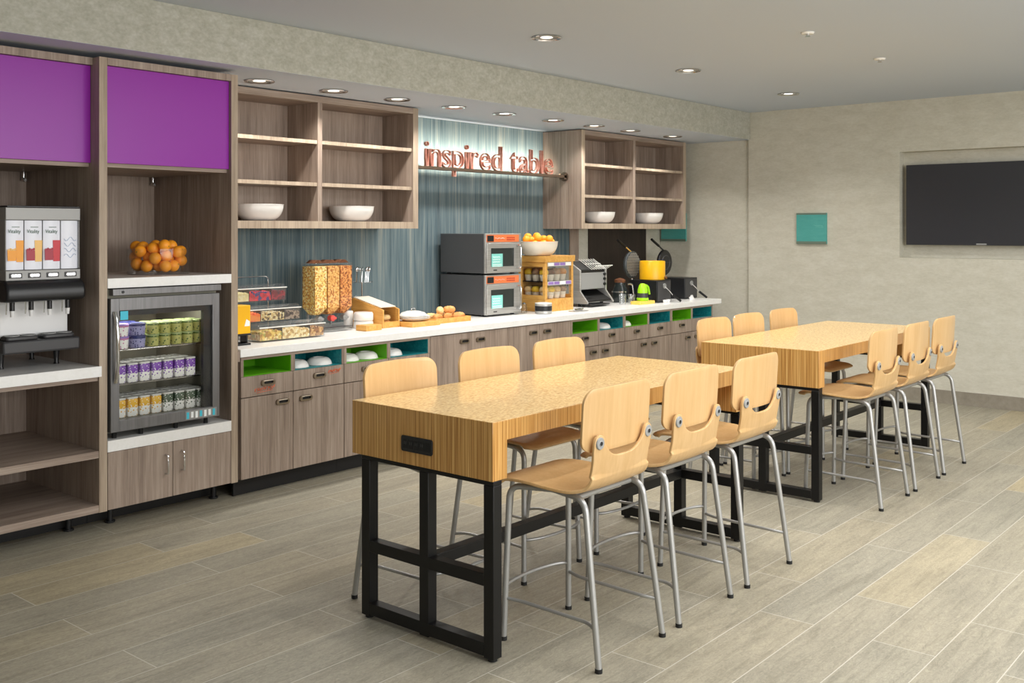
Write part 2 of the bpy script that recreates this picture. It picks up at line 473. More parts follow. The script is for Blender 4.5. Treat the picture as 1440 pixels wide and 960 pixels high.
# ------------------------------------------------------------------ tall tower cabinets
YT = 5.276
def bar_handle(parent, x, z0, z1, y):
    MB().tube([(x, y, z0), (x, y - .028, z0 + .004), (x, y - .032, z0 + .012), (x, y - .032, z1 - .012), (x, y - .028, z1 - .004), (x, y, z1)], .0055, 8).build('handle', M['chrome'], parent)
def foot(parent, x, y, h):
    MB().cyl((x, y, .002), (x, y, .012), .028).cyl((x, y, .012), (x, y, h), .016).build('adjustable_foot', M['blackp'], parent)

def tower(name, label, x0, x1, kind):
    """x0..x1 outer; panels 0.045 thick on the x1 side"""
    t = thing(name, label, 'cabinet', (0, 0, 0), 0, 'tall wood cabinets with purple doors')
    yb = 6.14
    ix1 = x1 - .045; ix0 = x0
    B(ix1, YT, .111, x1, yb + .09, 2.585).build('side_panel', M['lam'], t, .001)
    B(ix1 - .0005, YT - .0012, .111, x1 + .0005, YT - .0002, 2.585).build('edge_band', M['lam_edge'], t)
    if kind == 'open':
        B(ix0 - .045, YT, .111, ix0, yb + .09, 2.585).build('side_panel', M['lam'], t, .001)
    B(ix0 + .001, yb, .115, ix1 - .001, yb + .02, 2.58).build('back_panel', M['lam'], t)
    dy = .09 if kind == 'open' else .022
    B(ix0 + .001, YT + dy - .022, 2.545, ix1 - .001, yb - .001, 2.585).build('top_panel', M['lam'], t)
    B(ix0 + .002, YT + dy, 2.012, ix1 - .002, YT + dy + .02, 2.543).build('upper_door', M['purple'], t, .0012)
    B(ix0 + .001, YT + dy + .022, 1.99, ix1 - .001, yb - .001, 2.012).build('fixed_shelf', M['lam_h'], t)
    hb = MB(); hx = ix1 - .03
    hb.cyl((hx, yb - .03, 1.955), (hx, yb - .03, 1.988), .012).ball((hx, yb - .03, 1.945), .016, 1).cyl((hx + .002, yb - .05, 1.94), (hx + .002, yb - .005, 1.94), .008)
    hb.build('hinge_bracket', M['chrome'], t)
    if kind == 'open':
        B(ix0 + .001, YT - .004, .848, ix1 + .012, YT - .0005, .905).build('countertop_nosing', M['quartz'], t)
        B(ix0 + .001, YT, .848, ix1 - .001, yb - .001, .905).build('countertop', M['quartz'], t)
        B(ix0 + .001, YT + .012, .825, ix1 - .001, yb - .001, .847).build('support_board', M['lam_h'], t)
        B(ix0 + .001, YT + .002, .408, ix1 - .001, yb - .001, .446).build('shelf', M['lam_h'], t)
        B(ix0 + .001, YT + .001, .112, ix1 - .001, yb - .001, .152).build('bottom_panel', M['lam_h'], t)
        MB().prism(rrect(.035, .22, .016, 5, ix1 - .21, .297), 'y', yb - .03, yb - .001).build('back_bracket', M['lam_edge'], t)
        for fx in (ix0 + .1, 2.70): foot(t, fx, 5.45, .111); foot(t, fx, 6.0, .111)
    else:
        B(ix0 + .001, YT - .002, 1.325, ix1 - .001, yb - .001, 1.378).build('upper_countertop', M['quartz'], t)
        B(ix0 + .001, YT - .002, .430, ix1 - .001, yb - .001, .491).build('lower_countertop', M['quartz'], t)
        B(ix0 + .001, YT + .024, .112, ix1 - .001, yb - .001, .132).build('bottom_panel', M['lam_h'], t)
        xs = (ix0 + .003, 3.2275, 3.2315, ix1 - .003)
        for k in (0, 1):
            d = B(xs[2 * k], YT, .114, xs[2 * k + 1], YT + .02, .427).build('door', M['lam'], t, .001)
            bar_handle(d, (3.182, 3.284)[k], .25 if k == 0 else .255, .36 if k == 0 else .368, YT)
        foot(t, 2.93, 5.43, .111); foot(t, 3.60, 5.43, .111); foot(t, 2.93, 6.0, .111); foot(t, 3.60, 6.0, .111)
    B(ix0, 5.50, .003, x1, 5.515, .110).build('toe_kick', M['toe'], t)
    return t
tower('open_cabinet', 'tall wood cabinet with a purple top door, open shelves and the juice machine', 1.98, 2.830, 'open')
tower('fridge_cabinet', 'tall wood cabinet with a purple top door, holding the glass-door fridge and oranges', 2.832, 3.668, 'fridge')

# ------------------------------------------------------------------ base cabinets
YF = 5.29      # door plane
def cup_pull(parent, x, z, y, w=.105, h=.036):
    """oblong pull with an oval opening"""
    mb = MB()
    out = rrect(w, h, h * .42, 5, x, z); inn = rrect(w * .66, h * .5, h * .24, 5, x, z + .002)
    n = len(out); rows = []
    for yy, ps in ((y, out), (y - .012, [(x + (p[0] - x) * .96, z + (p[1] - z) * .9) for p in out]), (y - .014, inn), (y - .003, inn)):
        rows.append([(p[0], yy, p[1]) for p in ps])
    mb.grid(rows, True)
    hd = mb.build('handle', M['nickel'], parent)
    MB().prism([(x + (p[0] - x) * .98, z + (p[1] - z) * .98) for p in inn], 'y', y - .004, y - .002).build('recess', M['blackp'], hd)

def base_unit(x0, x1, split, kind, label, colours=()):
    t = thing('base_cabinet', label, 'cabinet', (0, 0, 0), 0, 'wood base cabinets under the buffet counter')
    g = .002; yb = 6.22
    a, b = x0 + .001, x1 - .001
    ztop = .862
    B(a, YF + .022, .112, a + .016, yb, ztop).build('side_panel', M['lam'], t)
    B(b - .016, YF + .022, .112, b, yb, ztop).build('side_panel', M['lam'], t)
    B(a + .017, yb - .016, .112, b - .017, yb, ztop).build('back_panel', M['lam'], t)
    B(a + .017, YF + .022, .112, b - .017, yb - .017, .130).build('bottom_panel', M['lam_h'], t)
    B(a, 5.37, .002, b, 5.385, .110).build('toe_kick', M['toe'], t)
    cols = [(a, split), (split, b)]
    if kind == 'niche':
        B(a + .017, YF + .022, .71, b - .017, yb - .017, .728).build('niche_floor', M['lam_h'], t)
        B(a, YF, .846, b, YF + .02, ztop).build('top_rail', M['lam_h'], t)
        xs = [a, split - .015, split + .015, b]
        B(split - .015, YF, .742, split + .015, YF + .40, .8455).build('niche_divider', M['lam'], t)
        for k in (0, 1):
            p, q = cols[k]
            il = p + (.020 if k == 0 else .016); ir = q - (.016 if k == 0 else .020)
            B(p + .0005 if k == 0 else q - .0195, YF, .742, p + .0195 if k == 0 else q - .0005, YF + .018, .8455).build('stile', M['lam'], t)
            m = M[colours[k]]; l = MB()
            l.box(il, YF + .004, .742, il + .003, YF + .38, .845).box(ir - .003, YF + .004, .742, ir, YF + .38, .845)
            l.box(il, YF + .38, .742, ir, YF + .384, .845).box(il + .003, YF + .004, .742, ir - .003, YF + .38, .745)
            l.build('niche_lining', m, t)
            d = B(p + g, YF, .614, q - g, YF + .02, .740).build('drawer', M['lam'], t, .001)
            cup_pull(d, (p + q) / 2, .690, YF)
            dd = B(p + g, YF, .113, q - g, YF + .02, .609).build('door', M['lam'], t, .001)
            cup_pull(dd, (q - .085) if k == 0 else (p + .10), .556, YF)
    else:
        for k in (0, 1):
            p, q = cols[k]
            dd = B(p + g, YF, .113, q - g, YF + .02, .858).build('door', M['lam'], t, .001)
            cup_pull(dd, (q - .085) if k == 0 else (p + .10), .795, YF)
    return t
NC = ('green', 'teal_n'); CN = ('teal_n', 'green')
cab1 = base_unit(3.70, 4.521, 4.096, 'niche', 'base cabinet with green and teal niches, beside the tall purple cabinet', NC)
base_unit(4.521, 5.341, 4.928, 'niche', 'base cabinet with green and teal niches, second from the tall purple cabinet', NC)
base_unit(5.341, 6.223, 5.793, 'tall', 'two-door base cabinet without niches, under the pastry basket')
base_unit(6.223, 7.066, 6.63, 'tall', 'two-door base cabinet without niches, under the microwaves')
base_unit(7.066, 7.888, 7.478, 'niche', 'base cabinet with green and teal niches, under the pastry case and toaster', NC)
base_unit(7.888, 8.715, 8.30, 'niche', 'base cabinet with green and teal niches, under the yellow batter dispenser', NC)
base_unit(8.715, 9.545, 9.115, 'niche', 'base cabinet with green and teal niches, at the end by the plain wall', NC)
# orange hand lettering on two drawer fronts of the first cabinet
def scribble(parent, x, z, w, h, seed):
    rnd = random.Random(seed); mb = MB(); px = x
    pts = []
    n = 26
    for i in range(n):
        t = i / (n - 1)
        pts.append((x + w * t + .010 * math.sin(i * 2.4), YF - .0008, z + h * (.5 + .48 * math.sin(i * 1.9 + .4 * math.sin(i))) + w * t * .05))
    mb.tube(pts, .0022, 5)
    mb.tube([(x + w * .1, YF - .0008, z - .006), (x + w * .9, YF - .0008, z + .002)], .0014, 5)
    mb.build('orange_lettering', M['orangeink'], parent)
dr = [c for c in cab1.children if c.name.startswith('drawer')]
scribble(dr[0], 3.80, .638, .15, .026, 1)
scribble(dr[1], 4.385, .693, .10, .024, 2)

t = thing('countertop', 'long white stone buffet countertop over the wood base cabinets', 'countertop')
B(3.689, YT, .865, 9.705, YW - .006, .914).build('slab', M['quartz'], t, .002)
B(3.672, YT + .004, .84, 3.687, YT + .03, .90).build('end_filler', M['lam'], t)

# white bowls upside down in some niches
def bowl_mb(r, h, th=.006, fr=.45):
    prof = [(0, .006), (r * fr * .9, .006), (r * fr, 0), (r * fr + .004, 0)]
    for k in range(1, 9):
        a = k / 8
        prof.append((r * fr + (r - r * fr) * math.sin(a * PI / 2), h * (1 - math.cos(a * PI / 2)) ** 1.0 * 1.0))
    prof += [(r + .003, h), (r + .003, h + .003), (r - th, h + .002)]
    for k in range(7, -1, -1):
        a = k / 8
        prof.append((max(0, (r * fr + (r - r * fr) * math.sin(a * PI / 2)) - th), .014 + (h - .012) * (1 - math.cos(a * PI / 2))))
    prof.append((0, .014))
    return MB().lathe(prof, seg=36)
ub = bowl_mb(.085, .042).build('cereal_bowl', M['ceramic'])
ub.rotation_euler = (PI, 0, 0)
tag(ub, '', 'bowl', 'upside-down bowls in the counter niches')
nb = [(4.205, 'white upturned bowl in the teal niche nearest the tall cabinet, beside its twin'), (4.40, 'white upturned bowl in the teal niche nearest the tall cabinet, by the drawer lettering'),
      (4.638, 'white upturned bowl in the second green niche, beside the divider'), (4.815, 'white upturned bowl in the second green niche, half behind the first stool'),
      (5.05, 'white upturned bowl in the second teal niche, seen above the first stool back'), (7.68, 'white upturned bowl in the teal niche under the toaster'), (8.02, 'white upturned bowl in the green niche under the glasses')]
for i, (x, lab) in enumerate(nb):
    o = ub if i == 0 else ub.copy()
    if i: COL.objects.link(o)
    o.location = (x, YF + .115, .746 + .0455); o['label'] = lab

# ------------------------------------------------------------------ wall shelves
YU = 5.785
def upper(name, label, x0, x1, div):
    t = thing(name, label, 'shelf unit', (0, 0, 0), 0, 'open wood wall shelf units')
    z0, z1 = 1.655, 2.605; yb = 6.14
    wl = .055
    B(x0, YU, z0, x0 + wl, YW - .006, z1).build('side_panel', M['lam'], t)
    B(x1 - wl, YU, z0, x1, YW - .006, z1).build('side_panel', M['lam'], t)
    e = MB()
    e.box(x0, YU - .002, z0, x0 + wl, YU - .0002, z1).box(x1 - wl, YU - .002, z0, x1, YU - .0002, z1).box(x0 + wl, YU - .002, z0, x1 - wl, YU - .0002, z0 + .052)
    e.build('edge_band', M['lam_edge'], t)
    B(x0 + wl, YU, z0, x1 - wl, yb, z0 + .052).build('bottom_panel', M['lam_h'], t)
    B(x0 + wl, YU, z1 - .045, x1 - wl, yb, z1).build('top_panel', M['lam_h'], t)
    B(x0 + wl, yb, z0, x1 - wl, yb + .018, z1).build('back_panel', M['lam'], t)
    B(div - .02, YU + .004, z0 + .052, div + .02, yb, z1 - .045).build('divider', M['lam'], t)
    for z in (1.958, 2.262):
        for a, b in ((x0 + wl, div - .02), (div + .02, x1 - wl)):
            s = B(a, YU + .014, z, b, yb, z + .026).build('shelf', M['lam_h'], t)
            B(a, YU + .012, z, b, YU + .0138, z + .026).build('edge_band', M['lam_edge'], s)
    return t
upper('open_shelf_unit', 'open wood wall shelf unit with two bowls beside the purple cabinets', 3.672, 5.705, 4.722)
upper('open_shelf_unit', 'open wood wall shelf unit with two bowls near the plain wall', 7.892, 9.835, 8.815)
wb = bowl_mb(.170, .112).build('serving_bowl', M['ceramic'])
tag(wb, '', 'bowl', 'white serving bowls on the wall shelves')
for i, (x, lab) in enumerate([(4.32, 'white serving bowl on the bottom shelf beside the purple cabinet'), (5.17, 'white serving bowl on the bottom shelf near the blue wall sign'),
                              (8.42, 'white serving bowl on the far shelf unit, the one nearer the sign'), (9.33, 'white serving bowl on the far shelf unit, the one nearer the plain wall')]):
    o = wb if i == 0 else wb.copy()
    if i: COL.objects.link(o)
    o.location = (x, YU + .178, 1.708); o['label'] = lab

# ------------------------------------------------------------------ lettered sign on a rail
def glyph(ch, size, depth, bev):
    cu = bpy.data.curves.new('glyph', 'FONT')
    cu.body = ch; cu.size = size; cu.fill_mode = 'NONE'; cu.extrude = depth; cu.bevel_depth = bev; cu.bevel_resolution = 1; cu.resolution_u = 4
    o = bpy.data.objects.new('glyph', cu); COL.objects.link(o)
    dg = bpy.context.evaluated_depsgraph_get(); dg.update()
    me = bpy.data.meshes.new_from_object(o.evaluated_get(dg))
    bpy.data.objects.remove(o)
    return me
def flat_text(body, size, name, m, parent, loc, rot, ext=.0006, align='LEFT', sx=1.0):
    cu = bpy.data.curves.new(name, 'FONT')
    cu.body = body; cu.size = size; cu.extrude = ext; cu.resolution_u = 3; cu.align_x = align
    o = bpy.data.objects.new(name, cu); COL.objects.link(o)
    dg = bpy.context.evaluated_depsgraph_get(); dg.update()
    me = bpy.data.meshes.new_from_object(o.evaluated_get(dg))
    bpy.data.objects.remove(o)
    me.materials.append(m)
    o = bpy.data.objects.new(name, me); COL.objects.link(o)
    o.parent = parent; o.location = loc; o.rotation_euler = rot; o.scale = (sx, 1, 1)
    return o
t = thing('lettered_sign', 'copper outlined letters reading inspired table standing on a rail before the blue wall', 'sign', (0, 0, 0))
YR = 5.98
MB().box(5.707, YR - .030, 2.147, 7.889, YR + .045, 2.171).build('rail', M['bronze'], t)
MB().cyl((7.875, YR, 2.159), (7.8895, YR, 2.159), .045, 16).box(7.84, YR - .03, 2.13, 7.876, YR + .03, 2.188).build('rail_bracket', M['bronze'], t)
x = 5.965
size = .315
for ch in 'inspired table':
    if ch == ' ':
        x += .075; continue
    me = glyph(ch, size, .012, .0022)
    xs = [v.co.x for v in me.vertices]; mn, mx = min(xs), max(xs)
    sxx = .78
    for v in me.vertices:
        v.co.x = (v.co.x - mn) * sxx
    me.materials.append(M['copper'])
    o = bpy.data.objects.new('letter_' + ch, me); COL.objects.link(o); o.parent = t
    o.location = (x, YR - .012, 2.172); o.rotation_euler = (PI / 2, 0, 0)
    x += (mx - mn) * sxx + .018
SIGN_END = x
for o in [c for c in t.children if c.name.startswith('letter')]:
    f = (7.70 - 5.965) / (SIGN_END - 5.965)
    o.location.x = 5.965 + (o.location.x - 5.965) * f
    o.scale.x = f

# ------------------------------------------------------------------ television and wall squares
t = thing('television', 'large black flat television in the wall recess', 'television', (XW + .128, 2.78, 1.499))
B(-.09, -.69, 0, -.045, .692, .775).build('screen', M['screen'], t, .003)
B(-.045, -.55, .08, -.001, .55, .68).build('wall_mount', M['blackp'], t)
B(-.092, -.045, .004, -.0905, .045, .018).build('badge', M['gry'], t)
def square(name, label, x, y, z, s, rz):
    t = thing(name, label, 'wall panel', (x, y, z), rz, 'teal wall squares')
    B(-.022, -s / 2, 0, -.001, s / 2, .318).build('panel', M['teal_art'], t, .002)
    f = MB()
    f.box(-.024, -s / 2, .300, -.0225, s / 2, .318).box(-.024, -s / 2, 0, -.0225, s / 2, .026)
    f.build('shadow_strips', mat('olive_shadow', S(104, 122, 108), .6), t)  # olive strips paint the shadow lines along top and bottom edges
    sc = MB()
    for k, (a, b, zz) in enumerate(((-.12, -.02, .19), (-.13, -.05, .172), (-.125, -.035, .182))):
        sc.tube([(-.0225, -a - .02 * 0, zz), (-.0225, -b, zz + .004)], .0012, 4)
    for v in sc.bm.verts: v.co.y *= -1
    sc.build('faint_lines', M['tealsign'], t)
    return t
square('teal_wall_square', 'small teal square panel on the wall beside the television', XW - .001, 4.415, 1.50, .325, 0)
square('teal_wall_square', 'small teal square panel half hidden under the far wall shelves', XA - .001, 6.075, 1.515, .325, 0)

# ------------------------------------------------------------------ communal tables
def table(x0, label):
    t = thing('communal_table', label, 'table', (x0, 2.5425, 0), 0, 'tall bamboo communal tables')
    L, W, H = 2.02, .80, .914
    ap = .0855
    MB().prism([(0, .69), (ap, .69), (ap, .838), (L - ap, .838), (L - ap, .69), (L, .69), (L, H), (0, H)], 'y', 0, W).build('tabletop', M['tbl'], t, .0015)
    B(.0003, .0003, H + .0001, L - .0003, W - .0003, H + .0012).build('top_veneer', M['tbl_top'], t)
    tw = .05
    for k, xx in enumerate((.004, L - .004 - tw)):
        tr = MB().box(xx, .0, .672, xx + tw, .745, .689).box(xx, tw, .018, xx + tw, .745 - tw, .068).box(xx, tw, .285, xx + tw, .745 - tw, .333).build('trestle', M['black'], t, .002)
        for yy in (.0, .3475, .695):
            B(xx + .0002, yy, .012, xx + tw - .0002, yy + tw, .6715).build('post', M['black'], tr, .002)
        for yy in (.025, .72):
            MB().cyl((xx + tw / 2, yy, .0), (xx + tw / 2, yy, .0118), .018, 14).build('levelling_foot', M['rubber'], tr)
    B(.0545, .3475, .285, L - .0545, .3975, .333).build('stretcher', M['black'], t, .002)
    return t
t1 = table(2.902, 'tall bamboo communal table with black frame, nearer one with the power socket')
t2 = table(5.878, 'tall bamboo communal table with black frame, farther one near the television wall')
# power socket in the near end of the first table (its face looks toward -x)
so = MB().prism(rrect(.178, .064, .010, 5, .405, .775), 'x', -.005, -.0002).build('power_socket', M['blackp'], t1, .001)
sb = MB()
for k in range(5):
    yy = .342 + k * .0315
    sb.box(-.0062, yy - .012, .757, -.0052, yy + .012, .793)
sb.build('outlet_face', M['rubber'], so)
sl = MB()
for k in range(4):
    yy = .374 + k * .0315
    sl.box(-.0068, yy - .006, .772, -.0063, yy - .003, .784).box(-.0068, yy + .003, .772, -.0063, yy + .006, .784)
sl.build('socket_slots', M['charcoal'], so)

# ------------------------------------------------------------------ stools
def catmull(P, n):
    out = []
    for i in range(len(P) - 1):
        p0, p1, p2, p3 = P[max(i - 1, 0)], P[i], P[i + 1], P[min(i + 2, len(P) - 1)]
        for k in range(n):
            u = k / n
            out.append(tuple(.5 * ((2 * b) + (-a + c) * u + (2 * a - 5 * b + 4 * c - d) * u * u + (-a + 3 * b - 3 * c + d) * u ** 3) for a, b, c, d in zip(p0, p1, p2, p3)))
    out.append(P[-1]); return out

def arc_path(pts, r, n=5):
    """polyline with rounded corners"""
    P = [Vector(p) for p in pts]; out = [P[0]]
    for i in range(1, len(P) - 1):
        a = (P[i - 1] - P[i]); b = (P[i + 1] - P[i])
        d = min(r, a.length * .48, b.length * .48)
        A = P[i] + a.normalized() * d; Bq = P[i] + b.normalized() * d
        for k in range(n + 1):
            u = k / n
            out.append(A * (1 - u) ** 2 + P[i] * 2 * u * (1 - u) + Bq * u * u)
    out.append(P[-1]); return out

def solid(o, th, off=0.0):
    m = o.modifiers.new('thickness', 'SOLIDIFY'); m.thickness = th; m.offset = off
    b = o.modifiers.new('soft_edge', 'BEVEL'); b.width = .002; b.segments = 2; b.limit_method = 'ANGLE'; b.angle_limit = math.radians(50)
    return o

def make_stool():
    t = thing('counter_stool', '', 'stool', (0, 0, 0), 0, 'plywood counter stools around the communal tables')
    V0 = .2325                                                   # local y = v - V0
    prof = catmull([(.530, .630), (.512, .642), (.470, .649), (.38, .650), (.28, .645), (.19, .643), (.13, .647), (.09, .657), (.066, .676), (.053, .702)], 4)
    back = [(.053, .702), (.045, .74), (.038, .78), (.033, .82), (.029, .87)]
    def bv(z):
        for (v0, z0), (v1, z1) in zip(back, back[1:]):
            if z <= z1: return v0 + (v1 - v0) * (z - z0) / (z1 - z0)
        return back[-1][0]
    def hw(v, z):
        if z > .66 and v < .1: 
            return .203 + (.198 - .203) * 0 - .012 * math.sin(PI * min(1, max(0, (z - .66) / .17)))
        return .221 - .016 * max(0, min(1, (.16 - v) / .08))
    N = 56
    def T(x):
        xe, r = .166, .031; ax = abs(x)
        if abs(ax - xe) < r: return .838 + math.sqrt(max(0, r * r - (ax - xe) ** 2))
        if ax < xe - r: return .776 + (.838 - .776) * (ax / (xe - r)) ** 3.4
        return .838
    rows = []
    for v, z in prof:
        row = []
        for k in range(N + 1):
            u = -1 + 2 * k / N
            w = hw(v, z); x = u * w
            vv = v
            if v > .12:
                r = .055; ax = abs(u) * .221; cut = 0
                if ax > .221 - r: cut = r - math.sqrt(max(0, r * r - (ax - (.221 - r)) ** 2))
                vv = .12 + (v - .12) * ((.530 - cut) - .12) / .410
            dish = .010 * (1 - u * u) * max(0, min(1, (.46 - v) / .12)) * max(0, min(1, (v - .05) / .08))
            row.append((x, vv - V0, z - dish))
        rows.append(row)
    for j in range(1, 17):
        f = j / 16; row = []
        for k in range(N + 1):
            u = -1 + 2 * k / N
            x = u * .197
            z = .702 + (T(x) - .702) * f
            w = hw(.05, z) if z < .80 else .197
            xx = u * w
            row.append((xx, bv(z) - V0 + .010 * (abs(u) ** 2) , z))
        rows.append(row)
    # soften the join between the seat and the upright part
    solid(MB().grid(rows).build('seat', M['ply'], t, smooth=1.2), .012)
    rows = []
    NB, r = 40, .06
    for i in range(15):
        f = i / 14; row = []
        for k in range(NB + 1):
            u = math.sin((-1 + 2 * k / NB) * PI / 2)
            x = u * .228; ax = abs(x); cut = 0
            if ax > .228 - r: cut = r - math.sqrt(max(0, r * r - (ax - (.228 - r)) ** 2))
            zt = 1.047 - cut - .006 * (u * u); zb = .800 + cut * .75
            z = zb + (zt - zb) * f
            row.append((x, .036 + .028 * (x / .228) ** 2 + .016 - .06 * (z - .80) - V0, z))
        rows.append(row)
    solid(MB().grid(rows).build('backrest', M['ply'], t, smooth=1.2), .012)
    for sx_ in (-1, 1):
        x = sx_ * .166; y = bv(.838) + .008 - V0
        bo = MB().lathe([(0, -.013), (.009, -.013), (.011, -.011), (.022, -.011), (.0245, -.008), (.0245, -.004), (0, -.004)], (x, y, .838), 22, 'y').build('bolt', M['gry'], t)
        MB().lathe([(0, -.0145), (.008, -.0145), (.008, -.0125), (0, -.0125)], (x, y, .838), 12, 'y').build('bolt_socket', M['rubber'], bo)
        for rear in (1, 0):
            if rear: pts = [(sx_ * .222, .0 - V0, .012), (sx_ * .196, .082 - V0, .622), (sx_ * .166, .26 - V0, .629)]
            else: pts = [(sx_ * .216, .470 - V0, .012), (sx_ * .196, .455 - V0, .618), (sx_ * .166, .26 - V0, .629)]
            lg = MB().tube(arc_path(pts, .055, 7), .0125, 12).build('leg', M['silver'], t, smooth=1.0)
            p = pts[0]
            MB().cyl((p[0], p[1], 0), (p[0], p[1], .016), .0142, 12).build('foot_cap', M['rubber'], lg)
        MB().tube(arc_path([(sx_ * .209, .462 - V0, .168), (sx_ * .190, .40 - V0, .164), (sx_ * .188, .07 - V0, .158), (sx_ * .217, .018 - V0, .150)], .05, 5), .0075, 8).build('footrest_rail', M['silver'], t, smooth=1.0)
    MB().tube([(.205 * math.sin(a), .462 - V0 + .055 * (math.cos(a) ** 1.0), .205) for a in [(-1 + 2 * k / 14) * PI / 2 for k in range(15)]], .0075, 8).build('front_footrest', M['silver'], t, smooth=1.0)
    for v in (.13, .40):
        MB().tube([(-.19, v - V0, .621), (.19, v - V0, .621)], .011, 10).build('seat_support', M['silver'], t)
    return t
stool = make_stool()
yr, yl = 2.4275, 3.2425
SP = [(3.325, yr, 0, 'counter stool with its back to the camera, at the near table beside the socket end'),
      (3.898, yr, 0, 'counter stool with its back to the camera, middle of the near table'),
      (4.503, yr, 0, 'counter stool with its back to the camera, far end of the near table'),
      (6.178, yr, 0, 'counter stool at the far table, first on the open-floor side'),
      (6.762, yr, 0, 'counter stool at the far table, middle one on the open-floor side'),
      (7.322, yr, 0, 'counter stool at the far table, last on the open-floor side by the television wall'),
      (3.252, yl, PI, 'counter stool on the buffet side of the near table, first behind the socket end'),
      (3.866, yl, PI, 'counter stool on the buffet side of the near table, middle one'),
      (4.444, yl, PI, 'counter stool on the buffet side of the near table, last one'),
      (6.168, yl, PI, 'counter stool on the buffet side of the far table, first one'),
      (6.668, yl, PI, 'counter stool on the buffet side of the far table, middle one'),
      (7.236, yl, PI, 'counter stool on the buffet side of the far table, last one')]
for i, (x, y, rz, lab) in enumerate(SP):
    if i == 0:
        stool.location = (x, y, 0); stool['label'] = lab
    else:
        dup(stool, (x, y, 0), rz, lab)

# ------------------------------------------------------------------ glass-door fridge
FX0, FX1 = 2.845, 3.535
t = thing('display_fridge', 'undercounter steel fridge with a glass door, filled with yogurts and cartons', 'fridge', (0, 0, 0))
b = MB()
y0, y1, zb, zt = 5.305, 5.95, .527, 1.318
b.box(FX0, y0, zb, FX0 + .03, y1, zt).box(FX1 - .03, y0, zb, FX1, y1, zt).box(FX0 + .03, y1 - .03, zb, FX1 - .03, y1, zt)
b.box(FX0 + .03, y0, 1.235, FX1 - .03, y1 - .03, zt).box(FX0 + .03, y0, zb, FX1 - .03, y1 - .03, .597)
b.build('body', M['inner'], t)
B(FX0 + .012, 5.262, 1.284, FX1 + .008, 5.304, 1.319).build('top_grille', M['frsteel'], t, .002)
MB().cyl((2.915, 5.262, 1.302), (2.915, 5.258, 1.302), .008, 14).build('door_lock', M['blackp'], t)
d = MB()
d.box(2.842, 5.258, .536, 2.892, 5.303, 1.268).box(3.481, 5.258, .536, 3.528, 5.303, 1.268)
d.box(2.892, 5.258, .536, 3.481, 5.303, .597).box(2.892, 5.258, 1.200, 3.481, 5.303, 1.268)
d = d.build('door', M['frsteel'], t, .002)
B(2.892, 5.268, .597, 3.481, 5.274, 1.200).build('glass', M['glass'], d)
g = MB().box(2.8925, 5.275, .5975, 2.900, 5.302, 1.1995).box(3.43, 5.275, .5975, 3.4805, 5.302, 1.1995).box(2.9, 5.275, 1.17, 3.43, 5.302, 1.1995).build('gasket', M['blackp'], d)
hp = []
for k in range(13):
    u = k / 12; hp.append((2.862 + .004 * u, 5.252 - .030 * math.sin(PI * min(1, max(0, u))) ** .6, 1.195 - .385 * u))
MB().tube(hp, .011, 10).build('handle', M['chrome'], d)
B(2.902, 5.2665, 1.148, 2.948, 5.2676, 1.196).build('cyan_sticker', M['cyan'], d)
st = B(3.30, 5.2565, .542, 3.508, 5.2578, .592).build('label_plate', M['gry'], d)
for k in range(7):
    B(3.306 + .029 * k, 5.2555, .547 + .004 * (k % 2), 3.322 + .029 * k, 5.2563, .585).build('label_stripe', M['cyan'] if k % 3 == 0 else M['whiteink'], st)
for z in (.782, .972):
    sh = MB()
    for yy in (5.325, 5.62, 5.90): sh.tube([(FX0 + .034, yy, z), (FX1 - .034, yy, z)], .004, 6)
    for k in range(30):
        xx = FX0 + .045 + k * .0205
        sh.tube([(xx, 5.322, z + .0045), (xx, 5.905, z + .0045)], .0018, 4)
    sh.build('wire_shelf', M['chrome'], t)
for fx in (2.90, 3.06, 3.28, 3.48):
    MB().cyl((fx, 5.33, .4915), (fx, 5.33, .5265), .013, 10).build('foot', M['rubber'], t)

def cup(name, r, h, m, lid, label, group):
    t = thing(name, label, 'yogurt', (0, 0, 0), 0, group)
    MB().lathe([(0, 0), (r * .86, 0), (r * .88, .003), (r * .97, h * .86), (0, h * .86)], seg=24).build('cup', m, t)
    MB().lathe([(0, h * .861), (r, h * .861), (r, h * .93), (r * .94, h * .95), (r * .92, h * .99), (0, h * .99)], seg=24).build('lid', lid, t)
    return t
def carton(m, label, group):
    t = thing('drink_carton', label, 'carton', (0, 0, 0), 0, group)
    w, h = .031, .108
    pr = rrect(w * 2, w * 2, .009, 3)
    rows = []
    for s_, z in ((.88, 0), (.98, .004), (1, h * .5), (1, h * .84), (.9, h * .9)):
        rows.append([(p[0] * s_, p[1] * s_, z) for p in pr])
    b_ = MB().grid(rows, True); b_.bm.faces.new(b_.bm.verts[:len(pr)][::-1]) if False else None
    b_.build('body', m, t)
    MB().prism([(p[0] * 1.02, p[1] * 1.02) for p in pr], 'z', h * .901, h).build('lid', M['lidw'], t, .003)
    return t
gz = .979
pk = cup('yogurt_cup', .049, .070, M['y_pink'], M['mauve'], 'wide pink and white yogurt cup on the top fridge shelf', 'wide yogurt cups')
bl = cup('yogurt_cup', .049, .070, M['y_blue'], M['y_blue'], 'wide dark blue yogurt cup on the top fridge shelf', 'wide yogurt cups')
for src, x in ((pk, 2.953), (bl, 3.056)):
    for k, (yy, z) in enumerate(((5.365, gz), (5.365, gz + .0705), (5.475, gz), (5.475, gz + .0705))):
        if k == 0: src.location = (x, yy, z)
        else: dup(src, (x, yy, z))
gr = cup('yogurt_cup', .035, .068, M['y_green'], M['lidg'], 'small green yogurt cup in the stacked rows on the top fridge shelf', 'small green yogurt cups')
k = 0
